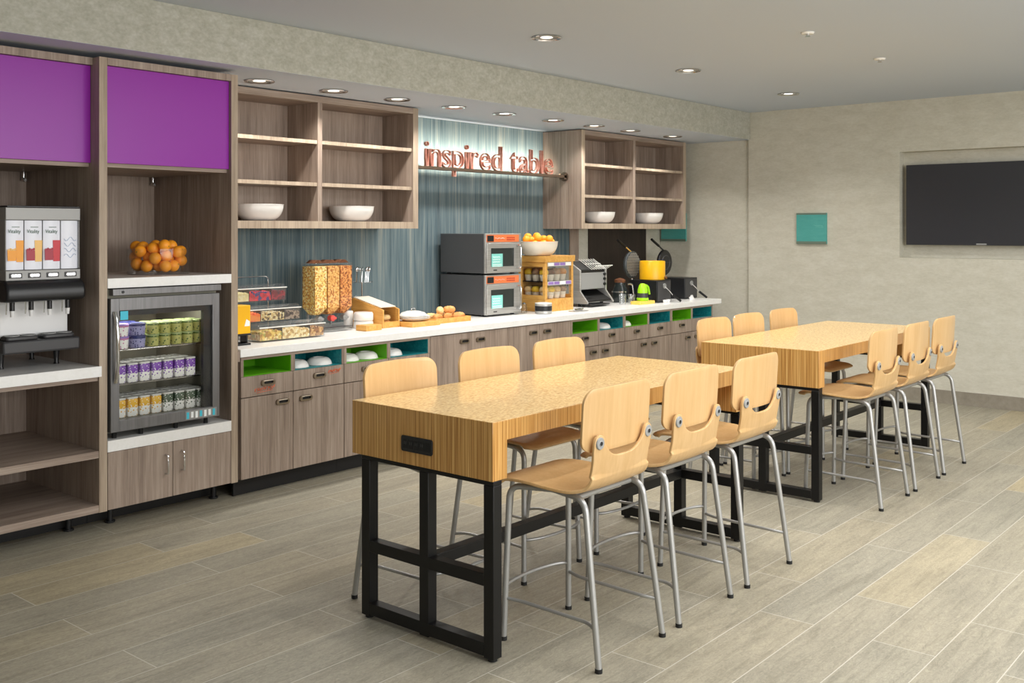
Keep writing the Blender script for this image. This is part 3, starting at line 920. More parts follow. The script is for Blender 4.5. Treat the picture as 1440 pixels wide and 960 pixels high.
for col in range(5):
    for yy in (5.36, 5.445):
        for z in (gz, gz + .0685):
            p = (3.152 + col * .074, yy, z)
            if k == 0: gr.location = p
            else: dup(gr, p)
            k += 1
for m, lab, xs, z in ((M['c_purple'], 'small purple and white drink carton on the middle fridge shelf', [2.935 + .0735 * i for i in range(7)], .789),
                      (M['c_yellow'], 'small yellow and white drink carton on the fridge floor', [2.935 + .0735 * i for i in range(4)], .598),
                      (M['c_green'], 'small dark green and white drink carton on the fridge floor', [2.935 + .0735 * i for i in range(4, 8)], .598)):
    src = carton(m, lab, lab.replace('small', 'small').split(' on ')[0] + 's'); k = 0
    for x in xs:
        for yy in (5.35, 5.425, 5.50):
            p = (x, yy, z)
            if k == 0: src.location = p
            else: dup(src, p)
            k += 1

# ------------------------------------------------------------------ oranges
def orange_mesh(r):
    mb = MB().ball((0, 0, 0), r, 3, (1, 1, .95)); return mb
om = orange_mesh(.036).build('orange', M['orange'])
MB().lathe([(.004, .0335), (.003, .036), (0, .0365)], seg=8).build('stem_end', mat('orange_stem', S(110, 120, 50), .6), om)
tag(om, 'ripe orange piled in the clear glass dish on the fridge cabinet', 'orange', 'oranges in the glass dish')
cx, cy, z0 = 3.325, 5.59, 1.3785
def pile(cx, cy, z0, n, rc, rmax, seed, ztop, floor_fn=None):
    """drop balls one by one to the lowest free resting place"""
    rnd = random.Random(seed); P = []
    while len(P) < n:
        best = None
        for _ in range(500):
            a, q = rnd.random() * 2 * PI, rmax * math.sqrt(rnd.random())
            x, y = q * math.cos(a), q * math.sin(a)
            z = floor_fn(q) if floor_fn else rc
            for (u, v, w) in P:
                d2 = (x - u) ** 2 + (y - v) ** 2
                if d2 < 4 * rc * rc: z = max(z, w + math.sqrt(4 * rc * rc - d2))
            if best is None or z < best[2]: best = (x, y, z)
        if best[2] > ztop: break
        P.append(best)
    return [(cx + x, cy + y, z0 + z) for x, y, z in P]
P = pile(cx, cy, z0 + .0145, 60, .0372, .138, 3, .178)
for i, p in enumerate(P):
    o = om if i == 0 else dup(om, p)
    o.location = p; o.rotation_euler = (random.random() * 2, random.random() * 2, random.random() * 6)
t = thing('fruit_dish', 'clear glass dish holding oranges on the white shelf above the fridge', 'dish', (cx, cy, z0))
MB().lathe([(0, .0), (.176, .0), (.180, .006), (.181, .15), (.184, .155), (.1775, .155), (.1765, .014), (0, .014)], seg=44).build('glass_wall', M['glass'], t)
MB().lathe([(0, .0005), (.174, .0005), (.174, .0135), (0, .0135)], seg=40).build('dish_base', M['acryl'], t)

# ------------------------------------------------------------------ juice machine
t = thing('juice_dispenser', 'steel and black juice dispenser with four fruit drink pictures and nozzles', 'juice dispenser', (2.524, 5.36, .906))
X = .198
hd = MB()
hd.prism([(.0, .50), (.0, .465), (.02, .495), (.02, .50)], 'x', -X, X) if False else None
hd.box(-X, .0, .79, X, .55, .855).box(-X, .006, .53, -X + .006, .55, .79).box(X - .006, .006, .53, X, .55, .79).box(-X, .0, .475, X, .55, .528).box(-X + .006, .03, .528, X - .006, .55, .79)
hd.build('head', mat('dispenser_grey', S(158, 158, 156), .45, .25), t, .006)
B(-X + .005, -.004, .856, X - .005, .545, .864).build('top_cap', M['blackp'], t, .002)
for k in range(4):
    x0 = -X + .006 + k * .0968
    rows = []
    for i in range(9):
        u = -1 + 2 * i / 8
        rows.append([(x0 + .0475 + u * .0455, .008 + .012 * u * u, z) for z in (.531, .788)])
    pn = MB().grid(rows).build('drink_panel', mat('lit_panel', S(226, 228, 236), .4, emit=S(226, 228, 240), estr=.12), t)
    xc = x0 + .0475
    if k < 3:
        c1, c2 = ((M['amber'], M['amber']), (M['redk'], M['peach']), (M['redk'], M['redp']))[k]
        MB().prism([(xc - .040, .578), (xc + .002, .578), (xc + .004, .632), (xc - .042, .632)], 'y', .0055, .0072).build('pitcher_picture', c1, pn)
        MB().prism([(xc + .004, .572), (xc + .038, .572), (xc + .041, .684), (xc + .001, .684)], 'y', .0050, .0070).build('glass_picture', c2, pn)
        for j in range(4):
            MB().ball((xc - .036 + .011 * j, .0065, .634 + .004 * (j % 2)), .007, 1, (1, .2, 1)).build('ice_picture', M['peach'] if k == 0 else c1, pn)
        flat_text('Vitality', .027, 'brand_lettering', M['greenink'], pn, (xc - .039, .0062, .722), (PI / 2, 0, 0), .0004, 'LEFT', .86)
        B(xc - .02, .0060, .752, xc + .02, .0066, .755).build('small_lettering', M['greenink'], pn)
    else:
        sw = MB()
        for j in range(4):
            sw.tube([(xc - .034 + .005 * i, .0065, .60 + .03 * j + .010 * math.sin(i * .7 + j)) for i in range(14)], .0012, 4)
        sw.build('swirl_picture', M['blueink'], pn)
    bt = B(xc - .036, -.004, .488, xc + .030, .0, .514).build('button_plate', M['charcoal'], t, .002)
    MB().prism(rrect(.05, .016, .006, 4, xc - .003, .501), 'y', -.0065, -.0042).build('push_button', M['chrome'], bt)
cn = MB()
prof = [(.05, .474), (-.015, .474), (-.045, .455), (-.058, .415), (-.052, .372), (-.02, .365), (.14, .365), (.14, .474)]
cn.prism(prof, 'x', -X - .018, X + .004)
cn.build('nozzle_canopy', M['blackp'], t, .014, seg=3)
for k in range(4):
    x = -.150 + k * .098
    MB().cyl((x, .035, .364), (x, .035, .318), .013, 14).build('nozzle', M['blackp'], t)
    MB().cyl((x, .035, .3175), (x, .035, .285), .012, 14, .009).build('nozzle_tip', M['white'], t)
    MB().cyl((x - .03, .035, .364), (x - .03, .035, .30), .003, 6).build('sensor_rod', M['chrome'], t)
B(-X + .02, .115, .17, X - .015, .125, .364).build('backsplash', M['white'], t, .002)
B(-X + .02, .126, .095, X - .015, .53, .474).build('column', M['blackp'], t, .004)
tr = MB().prism([(-.0, .095), (.0, .165), (.11, .165), (.11, .095)], 'x', -X - .01, X)
tr = MB().box(-X - .012, .0, .095, X + .0, .112, .162).build('drip_tray', M['charcoal'], t, .010)
for s_ in (-1, 1):
    gq = MB()
    gq.prism(rrect(.17, .085, .02, 4, s_ * .097 - .006, .056), 'z', .1625, .184)
    gq.build('drip_grille', M['charcoal'], t, .006)
    for j in range(2):
        MB().lathe([(.034, 0), (.040, 0), (.040, .004), (.034, .004), (.034, 0)], (s_ * .097 - .048 + .085 * j, .056, .1845), 20).build('cup_ring', M['gry'], t)
for x, y in ((-.135, .205), (.165, .205), (-.135, .49), (.16, .49)):
    MB().tube([(x, y, .096), (x, y, .05), (x, y, .012), (x, y, 0)], [.019, .015, .012, .016], 12).build('leg', M['blackp'], t)

# ------------------------------------------------------------------ counter: yellow carton, food bins
ZK = .9146
t = thing('juice_carton', 'yellow carton on a dark stand, squeezed against the tall cabinet panel', 'carton', (3.835, 5.50, ZK))
MB().box(-.055, -.05, 0, .055, .05, .012).box(-.04, -.035, .012, -.03, .035, .062).box(.03, -.035, .012, .04, .035, .062).box(-.055, -.05, .062, .055, .05, .072).build('stand', M['blackp'], t, .003)
B(-.052, -.048, .0725, .052, .048, .252).build('box', M['yellow'], t, .004)
MB().prism([(.005, .12), (.045, .12), (.045, .15), (.02, .165)], 'y', -.0492, -.0481).build('white_print', M['whiteink'], t)

def heap(name, label, x0, x1, y0, y1, z0, h, m, r, seed, mats=None):
    """countless small food pieces filling one compartment"""
    rnd = random.Random(seed); mb = MB()
    mb.box(x0, y0, z0, x1, y1, z0 + h * .72)
    nx, ny = max(2, int((x1 - x0) / (r * 1.6))), max(2, int((y1 - y0) / (r * 1.6)))
    for i in range(nx):
        for j in range(ny):
            mb.ball((x0 + r * .9 + (x1 - x0 - 1.8 * r) * i / (nx - 1) , y0 + r * .9 + (y1 - y0 - 1.8 * r) * j / (ny - 1), z0 + h * .70 + rnd.uniform(-.2, .45) * r), r * rnd.uniform(.75, .98), 1)
    for i in range(nx):
        for k in range(max(1, int(h * .6 / (r * 1.6)))):
            mb.ball((x0 + r * .9 + (x1 - x0 - 1.8 * r) * i / (nx - 1), y0 + r * .55, z0 + r + k * r * 1.6), r * rnd.uniform(.5, .62), 1)
    o = mb.build(name, m, None, smooth=0)
    return tag(o, label, 'food', 'toppings in the clear bins', 'stuff')
F1 = speck('nutty_granola', [S(214, 172, 70), S(240, 206, 104), S(184, 132, 52), S(240, 220, 150), S(176, 170, 80)], 60, bstr=0)
F2 = speck('cream_nuts', [S(244, 226, 170), S(230, 200, 130), S(250, 238, 200), S(200, 160, 96)], 60, bstr=0)
F3 = speck('brown_nuts', [S(190, 140, 80), S(160, 104, 54), S(220, 176, 110), S(120, 74, 40)], 60, bstr=0)
F4 = speck('peach_slices', [S(255, 120, 36), S(250, 100, 26), S(255, 150, 60)], 40, bstr=0)
F5 = speck('seeds_mix', [S(240, 224, 170), S(90, 74, 56), S(226, 196, 130), S(244, 234, 200), S(150, 120, 80)], 70, bstr=0)
F6 = speck('dark_raisins', [S(70, 58, 54), S(120, 104, 92), S(54, 44, 42), S(170, 150, 130)], 60, bstr=0)
F7 = speck('cottage_cream', [S(236, 222, 160), S(244, 234, 186)], 60, bstr=0)
F8 = speck('mixed_berries', [S(224, 24, 56), S(60, 56, 120), S(240, 50, 74), S(190, 20, 50), S(210, 30, 60)], 40, bstr=0)
F9 = speck('dark_berries', [S(170, 26, 54), S(130, 22, 44), S(90, 30, 52)], 50, bstr=0)
def bin3(x0, x1, y0, y1, z0, h, label, cuts, foods, posts):
    t = thing('food_bin', label, 'food container', (0, 0, 0), 0, 'clear stacked topping bins')
    th = .003
    b_ = MB().box(x0, y0, z0, x1, y1, z0 + th).box(x0, y0, z0 + th, x0 + th, y1, z0 + h).box(x1 - th, y0, z0 + th, x1, y1, z0 + h).box(x0 + th, y0, z0 + th, x1 - th, y0 + th, z0 + h).box(x0 + th, y1 - th, z0 + th, x1 - th, y1, z0 + h)
    b_.build('bin', M['acryl'], t)
    cs = [x0 + th] + [x0 + (x1 - x0) * c for c in cuts] + [x1 - th]
    for c in cs[1:-1]:
        B(c - .002, y0 + th + .0005, z0 + th + .0005, c + .002, y1 - th - .0005, z0 + h - .004).build('divider', M['blackp'], t)
    yy = (y0 + y1) / 2
    MB().prism([(y0 - .004, z0 + h + .001), (y1 + .004, z0 + h + .001), (y1 - .02, z0 + h + .022), (yy - .03, z0 + h + .030), (y0 + .01, z0 + h + .012)], 'x', x0 - .004, x1 + .004).build('lid', M['acryl'], t, .003)
    MB().tube([(x0 - .004, y0 - .006, z0 + h + .003), (x1 + .004, y0 - .006, z0 + h + .003)], .004, 8).build('front_rim', M['lidw'], t)
    if posts:
        ps = MB()
        for px in (x0 + .01, x1 - .01):
            for py in (y0 + .012, y1 - .012):
                ps.cyl((px, py, ZK), (px, py, z0 - .0005), .006, 10)
        ps.box(x0, y0, z0 - .006, x1, y1, z0 - .0005)
        ps.build('stand', M['acryl'], t)
    for (a, c), (nm, lab, m, r) in zip(zip(cs, cs[1:]), foods):
        heap(nm, lab, a + .003, c - .003, y0 + th + .001, y1 - th - .001, z0 + th + .001, h - .012, m, r, hash(nm) % 97)
bin3(3.99, 4.525, 5.50, 5.655, ZK + .005, .085, 'clear topping bin on the counter, lowest and widest of three', (.34, .77),
     [('granola', 'green-gold granola in the lowest bin, end nearest the tall cabinet', F1, .009), ('chopped_nuts', 'pale cream nuts in the middle of the lowest bin', F2, .009), ('walnuts', 'brown nuts in the lowest bin, end by the cereal dispenser', F3, .011)], False)
bin3(3.99, 4.455, 5.675, 5.815, 1.030, .078, 'clear topping bin with orange fruit, middle one of three', (.30, .72),
     [('peach_slices', 'bright orange fruit pieces in the middle bin', F4, .014), ('seed_mix', 'speckled cream seed mix in the middle bin', F5, .009), ('raisins', 'dark raisins in the middle bin', F6, .009)], True)
bin3(4.02, 4.455, 5.835, 5.975, 1.155, .085, 'clear topping bin with red berries, topmost of three', (.30, .72),
     [('cottage_cheese', 'pale cream topping in the topmost bin', F7, .010), ('mixed_berries', 'red and blue berries in the topmost bin', F8, .012), ('dried_cranberries', 'dark red berries in the topmost bin', F9, .010)], True)
t = thing('wire_rack', 'thin chrome wire rack with a black knob behind the topmost bin', 'rack', (0, 0, 0))
MB().tube(arc_path([(4.00, 6.02, ZK), (4.00, 6.02, 1.315), (4.44, 6.02, 1.315), (4.44, 6.02, ZK)], .03), .004, 8).tube([(4.0, 6.02, 1.20), (4.44, 6.02, 1.20)], .003, 6).build('wire_frame', M['chrome'], t)
MB().ball((3.975, 6.02, 1.325), .02, 2).build('knob', M['blackp'], t)

# ------------------------------------------------------------------ cereal dispenser
t = thing('cereal_dispenser', 'clear triple cereal dispenser with knobs on a stand', 'cereal dispenser', (4.652, 5.76, ZK))
B(-.02, -.07, 0, .29, .17, .028).build('base', M['acryl'], t, .004)
B(-.02, -.072, .0285, .29, -.02, .033).build('catch_tray', M['charcoal'], t, .001)
MB().box(.06, .158, .029, .075, .170, .47).box(.275, .158, .029, .29, .170, .47).box(.06, .156, .45, .29, .158, .47).build('back_frame', M['gry'], t)
W3 = .117
kn = (M['gry'], M['coral'], M['gry'])
for k in range(3):
    x0 = k * W3 + .002; x1 = x0 + W3 - .004
    rows = []
    for (f, z) in ((.40, .112), (.55, .120), (1, .165), (1, .478)):
        cxk, cyk = (x0 + x1) / 2, .075
        hx, hy = (x1 - x0) / 2 * f, .075 * f
        rows.append([(cxk - hx, cyk - hy, z), (cxk + hx, cyk - hy, z), (cxk + hx, cyk + hy, z), (cxk - hx, cyk + hy, z)])
    MB().grid(rows, True).build('hopper', M['glass'], t)
    MB().box(x0 - .001, -.002, .4785, x1 + .001, .152, .488).build('hopper_lid', M['acryl'], t, .002)
    MB().prism([(x0 + .01, .489), (x1 - .01, .489), ((x0 + x1) / 2 + .015, .512), ((x0 + x1) / 2 - .015, .512)], 'y', .03, .12).build('lid_handle', M['choc'], t)
    MB().cyl(((x0 + x1) / 2, .075, .1115), ((x0 + x1) / 2, .075, .075), .022, 16, .027).build('spout', M['acryl'], t)
    MB().cyl(((x0 + x1) / 2, .048, .088), ((x0 + x1) / 2, .010, .088), .022, 18).box((x0 + x1) / 2 - .026, .002, .080, (x0 + x1) / 2 + .026, .010, .096).build('knob', kn[k], t)
for k, (m, lab) in enumerate(((M['cer1'], 'pale golden flakes in the hopper nearest the topping bins'), (M['cer2'], 'golden crunchy cereal in the middle hopper'), (M['cer3'], 'dark amber cereal in the hopper nearest the white bowls'))):
    x0 = k * W3 + .0045; x1 = x0 + W3 - .009
    rows = []
    for (f, z) in ((.36, .116), (.52, .124), (.985, .169), (.985, .466)):
        cxk, cyk = (x0 + x1) / 2, .075
        hx, hy = (x1 - x0) / 2 * f, .072 * f
        n = 6
        ring = [(cxk - hx + 2 * hx * i / n, cyk - hy, z) for i in range(n)] + [(cxk + hx, cyk - hy + 2 * hy * i / n, z) for i in range(n)] + [(cxk + hx - 2 * hx * i / n, cyk + hy, z) for i in range(n)] + [(cxk - hx, cyk + hy - 2 * hy * i / n, z) for i in range(n)]
        rows.append(ring)
    top = [(p[0] * .3 + (x0 + x1) / 2 * .7, p[1] * .3 + .075 * .7, .470) for p in rows[-1]]
    rows.append(top); rows.append([((x0 + x1) / 2, .075, .470)] * len(top))
    o = MB().grid(rows, True).build('cereal', m, None, loc=(4.652, 5.76, ZK), smooth=.4)
    tag(o, lab, 'cereal', 'cereals in the dispenser', 'stuff')

# crockery beside it
def cupbowl(r, h):
    return MB().lathe([(0, 0), (r * .72, 0), (r * .78, .004), (r * .95, h * .5), (r, h), (r - .004, h), (r * .93 - .004, h * .5), (r * .7, .008), (0, .008)], seg=36)
o = MB().lathe([(0, 0), (.034, 0), (.036, .004), (.036, .118), (.030, .126), (.028, .126), (.030, .118), (.030, .006), (0, .006)], seg=28).build('sugar_jar', M['ceramic'], None, loc=(5.045, 5.855, ZK))
tag(o, 'tall white ceramic jar between the cereal dispenser and the stacked bowls', 'jar')
for k, (z, lab) in enumerate(((0, 'white upturned bowl behind the small bamboo block, bottom of the pair'), (.060, 'white upturned bowl behind the small bamboo block, top of the pair'))):
    o = MB().lathe([(.072, 0), (.074, .004), (.073, .045), (.066, .0585), (.0, .0585), (.0, .054), (.062, .054), (.068, .043), (.069, .004), (.072, 0)], seg=36).build('bowl', M['ceramic'], None, loc=(5.088, 5.735, ZK + z))
    tag(o, lab, 'bowl', 'stacked white bowls')
o = B(-.075, -.06, 0, .075, .055, .040).build('bamboo_block', M['bamboo'], None, .003, (5.005, 5.585, ZK))
tag(o, 'small bamboo riser block in front of the white bowls', 'riser')

# stand with spoons
t = thing('spoon_stand', 'chrome post stand with two clear round trays behind the bread box', 'stand', (5.36, 6.06, ZK))
MB().cyl((0, 0, 0), (0, 0, .008), .06).cyl((0, 0, .008), (0, 0, .322), .006, 12).build('post', M['chrome'], t)
for z in (.195, .315):
    MB().lathe([(0, 0), (.085, 0), (.088, .012), (.085, .012), (.083, .003), (0, .003)], (0, 0, z), 32).build('tray', M['acryl'], t)
sp0 = None
for k in range(7):
    a = k * .9; x, y = 5.36 + .048 * math.cos(a), 6.06 + .048 * math.sin(a)
    if sp0 is None:
        sp0 = MB().tube([(0, 0, .001), (0, .001, .05), (0, 0, .085)], [.003, .0022, .0022], 8).ball((0, 0, .103), .02, 2, (.62, .25, 1)).build('spoon', M['chrome'])
        tag(sp0, 'small upright steel spoon on the upper tray of the post stand', 'spoon', 'spoons on the post stand'); o = sp0
    else:
        o = sp0.copy(); COL.objects.link(o)
    o.location = (x, y, ZK + .3185); o.rotation_euler = (.10 * math.sin(a), .10 * math.cos(a), a)

# bread box with slanted lid
t = thing('bread_box', 'wooden bread box with a slanting cream lid and open front', 'bread box', (5.16, 5.60, ZK))
side = [(0, 0), (0, .135), (.05, .15), (.34, .212), (.36, .20), (.36, 0)]
for a, b_ in ((0, .012), (.158, .170)):
    MB().prism(side, 'x', a, b_).build('side_panel', M['bamboo'], t, .002)
MB().prism([(.035, .149), (.335, .213), (.335, .220), (.032, .156)], 'x', .006, .158).build('slanted_lid', M['cream'], t, .001)
B(.0125, .005, 0, .1575, .355, .010).build('bottom', M['bamboo'], t)
B(.0125, .345, .0105, .1575, .356, .205).build('back', M['bamboo'], t)
B(.0125, .0, .0105, .1575, .008, .045).build('front_rail', M['bamboo'], t)
B(.0125, .003, .0455, .1575, .006, .136).build('window', M['glass'], t)
for k, z in enumerate((.0105, .0515)):
    o = MB()
    R_, r_ = .036, .020
    n = 24
    o.tube([(R_ * math.cos(2 * PI * i / n), R_ * math.sin(2 * PI * i / n), r_) for i in range(n)], r_, 10, closed=True)
    o = o.build('bagel', M['crust'] if k == 0 else M['bread'], None, loc=(5.245, 5.69, ZK + z))
    tag(o, ('darker bagel at the bottom of the wooden bread box', 'pale bagel lying on top in the wooden bread box')[k], 'bagel', 'bagels in the bread box')

# plates on a board, basket of pastries
o = B(-.15, -.08, 0, .15, .16, .034).build('serving_board', M['bamboo'], None, .003, (5.49, 5.555, ZK))
tag(o, 'bamboo riser board under the white plates', 'board')
pl = MB().lathe([(0, 0), (.075, 0), (.08, .003), (.128, .017), (.130, .019), (.126, .020), (.078, .007), (0, .006)], seg=44).build('plate', M['ceramic'])
for k, lab in enumerate(('white plate on the bamboo board, bottom of the stack', 'white plate on the bamboo board, middle of the stack', 'white plate on the bamboo board, top of the stack')):
    o = pl if k == 0 else pl.copy()
    if k: COL.objects.link(o)
    o.location = (5.50, 5.63, ZK + .035 + k * .0085); tag(o, lab, 'plate', 'stacked white plates')
t = thing('dish_lid', 'white domed lid with a looped handle on the plate stack', 'lid', (5.50, 5.63, ZK + .0735))
MB().lathe([(.105, 0), (.108, .003), (.09, .022), (.05, .034), (0, .037), (0, .033), (.05, .030), (.088, .018), (.103, 0), (.105, 0)], seg=40).build('dome', M['ceramic'], t)
MB().tube(arc_path([(-.02, 0, .036), (-.02, 0, .056), (.02, 0, .056), (.02, 0, .036)], .012), .003, 8).build('handle', M['chrome'], t)
t = thing('pastry_tray', 'bamboo tray heaped with baked pastries beside the microwaves', 'tray', (5.86, 5.58, ZK))
MB().box(-.2, -.04, 0, .2, .17, .012).box(-.2, -.04, .012, .2, -.03, .040).box(-.2, .16, .012, .2, .17, .04).box(-.2, -.03, .012, -.19, .16, .04).box(.19, -.03, .012, .2, .16, .04).build('tray', M['bamboo'], t, .002)
def roll(m, L=.058, r=.030):
    pts = []; rr = []
    for k in range(11):
        u = -1 + k / 5
        pts.append((u * L, .010 * u * u, 0)); rr.append(max(.006, r * math.sqrt(max(0, 1 - abs(u) ** 2.6)) * (1 + .06 * math.cos(k * PI))))
    return MB().tube(pts, rr, 14).build('pastry', m, smooth=1.2)
pa, pb = roll(M['crust']), roll(M['bread'])
pp = [(0, 5.742, 5.60, 0, .3), (1, 5.742, 5.685, 0, -.2), (0, 5.86, 5.605, 0, .35), (1, 5.865, 5.69, 0, .1), (0, 5.975, 5.60, 0, -.5), (0, 5.98, 5.695, 0, .4), (1, 5.80, 5.635, 1, .8), (0, 5.91, 5.64, 1, -.3)]
lb = ['golden roll at the board end of the pastry tray, front row', 'pale roll at the board end of the pastry tray, back row', 'golden roll turned sideways in the middle of the tray', 'pale roll at the middle back of the pastry tray',
      'golden roll at the microwave end of the tray, front row', 'golden roll at the microwave end of the tray, back row', 'pale roll lying on top of the pastry heap', 'golden roll lying on top of the pastry heap']
used = [0, 0]
for (k, x, y, lv, a), lab in zip(pp, lb):
    src = (pa, pb)[k]
    o = src if not used[k] else src.copy()
    if used[k]: COL.objects.link(o)
    used[k] = 1
    o.location = (x, y, ZK + .043 + lv * .050); o.rotation_euler = (0, 0, a); tag(o, lab, 'pastry', 'pastries on the tray')

# ------------------------------------------------------------------ microwaves
def microwave(label, z):
    t = thing('microwave_oven', label, 'microwave', (6.373, 5.661, z), 0, 'stacked microwaves')
    W, D, Hh = .462, .53, .335
    B(.004, .022, .014, W - .004, D, Hh + .012).build('housing', mat('microwave_side', S(92, 92, 94), .34, .5), t, .004)
    f = MB().box(0, 0, .014, W, .021, Hh + .014); f.build('front_panel', M['steel'], t, .003)
    cp = B(.010, -.002, .277, W - .03, -.0004, .338).build('control_panel', M['orangepanel'], t, .0005)
    B(.018, -.0035, .282, .10, -.0021, .332).build('display', M['blackp'], cp)
    kp = MB()
    for i in range(5):
        for j in range(2):
            kp.box(.27 + .022 * i, -.0032, .291 + .018 * j, .285 + .022 * i, -.0021, .301 + .018 * j)
    kp.build('keypad', mat('red_keys', S(190, 50, 40), .5), cp)
    MB().tube([(.115 + .01 * i, -.0022, .308 + .004 * math.sin(i * 1.4)) for i in range(14)], .0012, 4).build('panel_lettering', M['whiteink'], cp)
    d = B(.006, -.012, .022, W - .012, -.0006, .268).build('door', M['steel'], t, .003)
    B(.055, -.0145, .070, .350, -.0125, .225).build('window', M['darkglass'], d)
    s_ = B(.058, -.0165, .068, .200, -.0147, .178).build('sticker', M['tealsign'], d)
    ln = MB()
    for i in range(3):
        ln.tube([(.070 + .008 * j, -.0168, .150 - .020 * i + .006 * math.sin(j * 2.1 + i)) for j in range(13)], .0020, 4)
    for i in range(3): ln.box(.070, -.0175, .088 - .009 * i, .185, -.0166, .091 - .009 * i)
    ln.build('sticker_lettering', M['whiteink'], s_)
    B(.085, -.0138, .036, .13, -.0122, .044).build('badge', M['black'], d)
    MB().tube(arc_path([(.395, -.012, .245), (.395, -.055, .245), (.395, -.055, .055), (.395, -.012, .055)], .02), .0095, 10).build('handle', M['chrome'], d)
    for x in (.05, W - .05):
        for y in (.06, D - .06):
            MB().cyl((x, y, 0), (x, y, .0138), .018, 12).build('foot', M['rubber'], t)
    return t
microwave('steel microwave with orange panel, standing on the counter under another', ZK)
microwave('steel microwave with orange panel, stacked on top of the other', ZK + .350)

# ------------------------------------------------------------------ jars and pastry case
t = thing('glass_jar', 'tiny clear glass jar between the microwave and the black-banded tub', 'jar', (6.885, 5.665, ZK))
MB().lathe([(0, 0), (.026, 0), (.028, .006), (.028, .055), (.02, .07), (.022, .08), (.019, .08), (.017, .07), (.025, .054), (.025, .006), (0, .004)], seg=24).build('jar', M['glass'], t)
MB().lathe([(0, .0805), (.018, .0805), (.012, .092), (0, .098)], seg=16).build('stopper', M['chrome'], t)
t = thing('condiment_tub', 'round steel tub with a black band in front of the pastry case', 'tub', (6.985, 5.53, ZK))
MB().lathe([(0, 0), (.07, 0), (.074, .004), (.074, .085), (.070, .085), (.070, .006), (0, .006)], seg=36).build('tub', M['steel'], t)
MB().lathe([(.0745, .025), (.0757, .025), (.0757, .068), (.0745, .068), (.0745, .025)], seg=36).build('band', M['blackp'], t)
MB().lathe([(0, .0855), (.075, .0855), (.075, .092), (.03, .098), (0, .099)], seg=36).build('lid', M['lidw'], t)

CX, CY = 7.10, 5.60
t = thing('pastry_case', 'wooden pastry display case with purple price cards and a drawer base', 'display case', (CX, CY, ZK))
CW, CD, CH = .415, .31, .497
B(-.012, -.012, .442, CW + .012, CD + .012, CH).build('top_board', M['bamboo'], t, .002)
MB().box(0, 0, .113, .03, .03, .4415).box(0, CD - .03, .113, .03, CD, .4415).box(0, .03, .4, .03, CD - .03, .4415).box(0, .03, .113, .03, CD - .03, .145).build('side_frame', M['bamboo'], t, .002)
MB().box(CW - .03, 0, .113, CW, .03, .4415).box(CW - .03, CD - .03, .113, CW, CD, .4415).box(CW - .03, .03, .4, CW, CD - .03, .4415).box(CW - .03, .03, .113, CW, CD - .03, .145).build('side_frame', M['bamboo'], t, .002)
B(0, 0, 0, CW, CD, .112).build('drawer_base', M['bamboo'], t, .002)
for x in (.013, CW - .017): B(x, .0305, .1455, x + .004, CD - .0305, .3995).build('side_pane', M['glass'], t)
B(.0305, .004, .1455, CW - .0305, .008, .4415).build('front_pane', M['glass'], t)
B(.0305, CD - .012, .1135, CW - .0305, CD - .004, .4415).build('back_panel', M['bamboo'], t)
B(.0305, .012, .262, CW - .0305, CD - .0125, .270).build('shelf', M['blackp'], t)
for row, z in enumerate((.405, .236)):
    cr = B(.035, -.001, z, CW - .034, .003, z + .034).build('price_card_rail', M['lidw'], t)
    for k in range(4):
        B(.042 + k * .086, -.0022, z + .004, .118 + k * .086, -.0012, z + .030).build('price_card', M['mauve'] if (k + row) % 3 else M['whiteink'], cr)
def muffin(m):
    t = thing('muffin', '', 'muffin', (0, 0, 0), 0, 'muffins in the pastry case')
    MB().lathe([(0, 0), (.029, 0), (.038, .055), (.032, .057), (0, .057)], seg=20).build('paper_cup', M['cream'], t)
    MB().lathe([(0, .0575), (.036, .0575), (.043, .068), (.041, .088), (.028, .106), (0, .112)], seg=20).build('top', m, t, smooth=1.0)
    return t
kinds = [('lemon', mat('lemon_muffin', S(240, 200, 60), .6), 'lemon-yellow'), ('choc', M['choc'], 'chocolate-brown'), ('berry', M['blueb'], 'berry-speckled'), ('gold', M['crust'], 'golden-brown'), ('pale', M['bread'], 'pale')]
src = {k: muffin(m) for k, m, _ in kinds}
first = {k: True for k in src}
nm = {k: n for k, _, n in kinds}
for shelf, (z, seq) in enumerate(((.271, ['lemon', 'choc', 'berry', 'gold']), (.1135, ['pale', 'lemon', 'pale', 'berry']))):
    for j, yy in enumerate((.075, .165, .250)):
        for i in range(4):
            k = seq[(i + j * 2) % 4] if shelf == 0 else seq[(i + j) % 4]
            p = (CX + .075 + i * .0885, CY + yy, ZK + z)
            s_ = ('upper', 'lower')[shelf]; rw = ('front', 'middle', 'back')[j]
            pos = ('by the microwaves', 'second from the microwaves', 'second from the toaster', 'by the toaster')[i]
            lab = f'{nm[k]} muffin on the {s_} case shelf, {rw} row, {pos}'
            if first[k]:
                o = src[k]; o.location = p; o['label'] = lab; first[k] = False
            else: dup(src[k], p, None, lab)
ob = bowl_mb(.18, .125, .007, .5).build('fruit_bowl', M['cream'], None, loc=(7.19, 5.755, ZK + CH + .001))
tag(ob, 'cream bowl of oranges on top of the wooden pastry case', 'bowl')
P = pile(7.19, 5.755, ZK + CH + .0155, 26, .0372, .122, 5, .165, lambda q: .040 + max(0, q - .05) * .55)
for p in P:
    dup(om, p, None, 'ripe orange in the cream bowl on the pastry case', 'oranges in the cream bowl').rotation_euler = (random.random() * 2, 0, random.random() * 6)

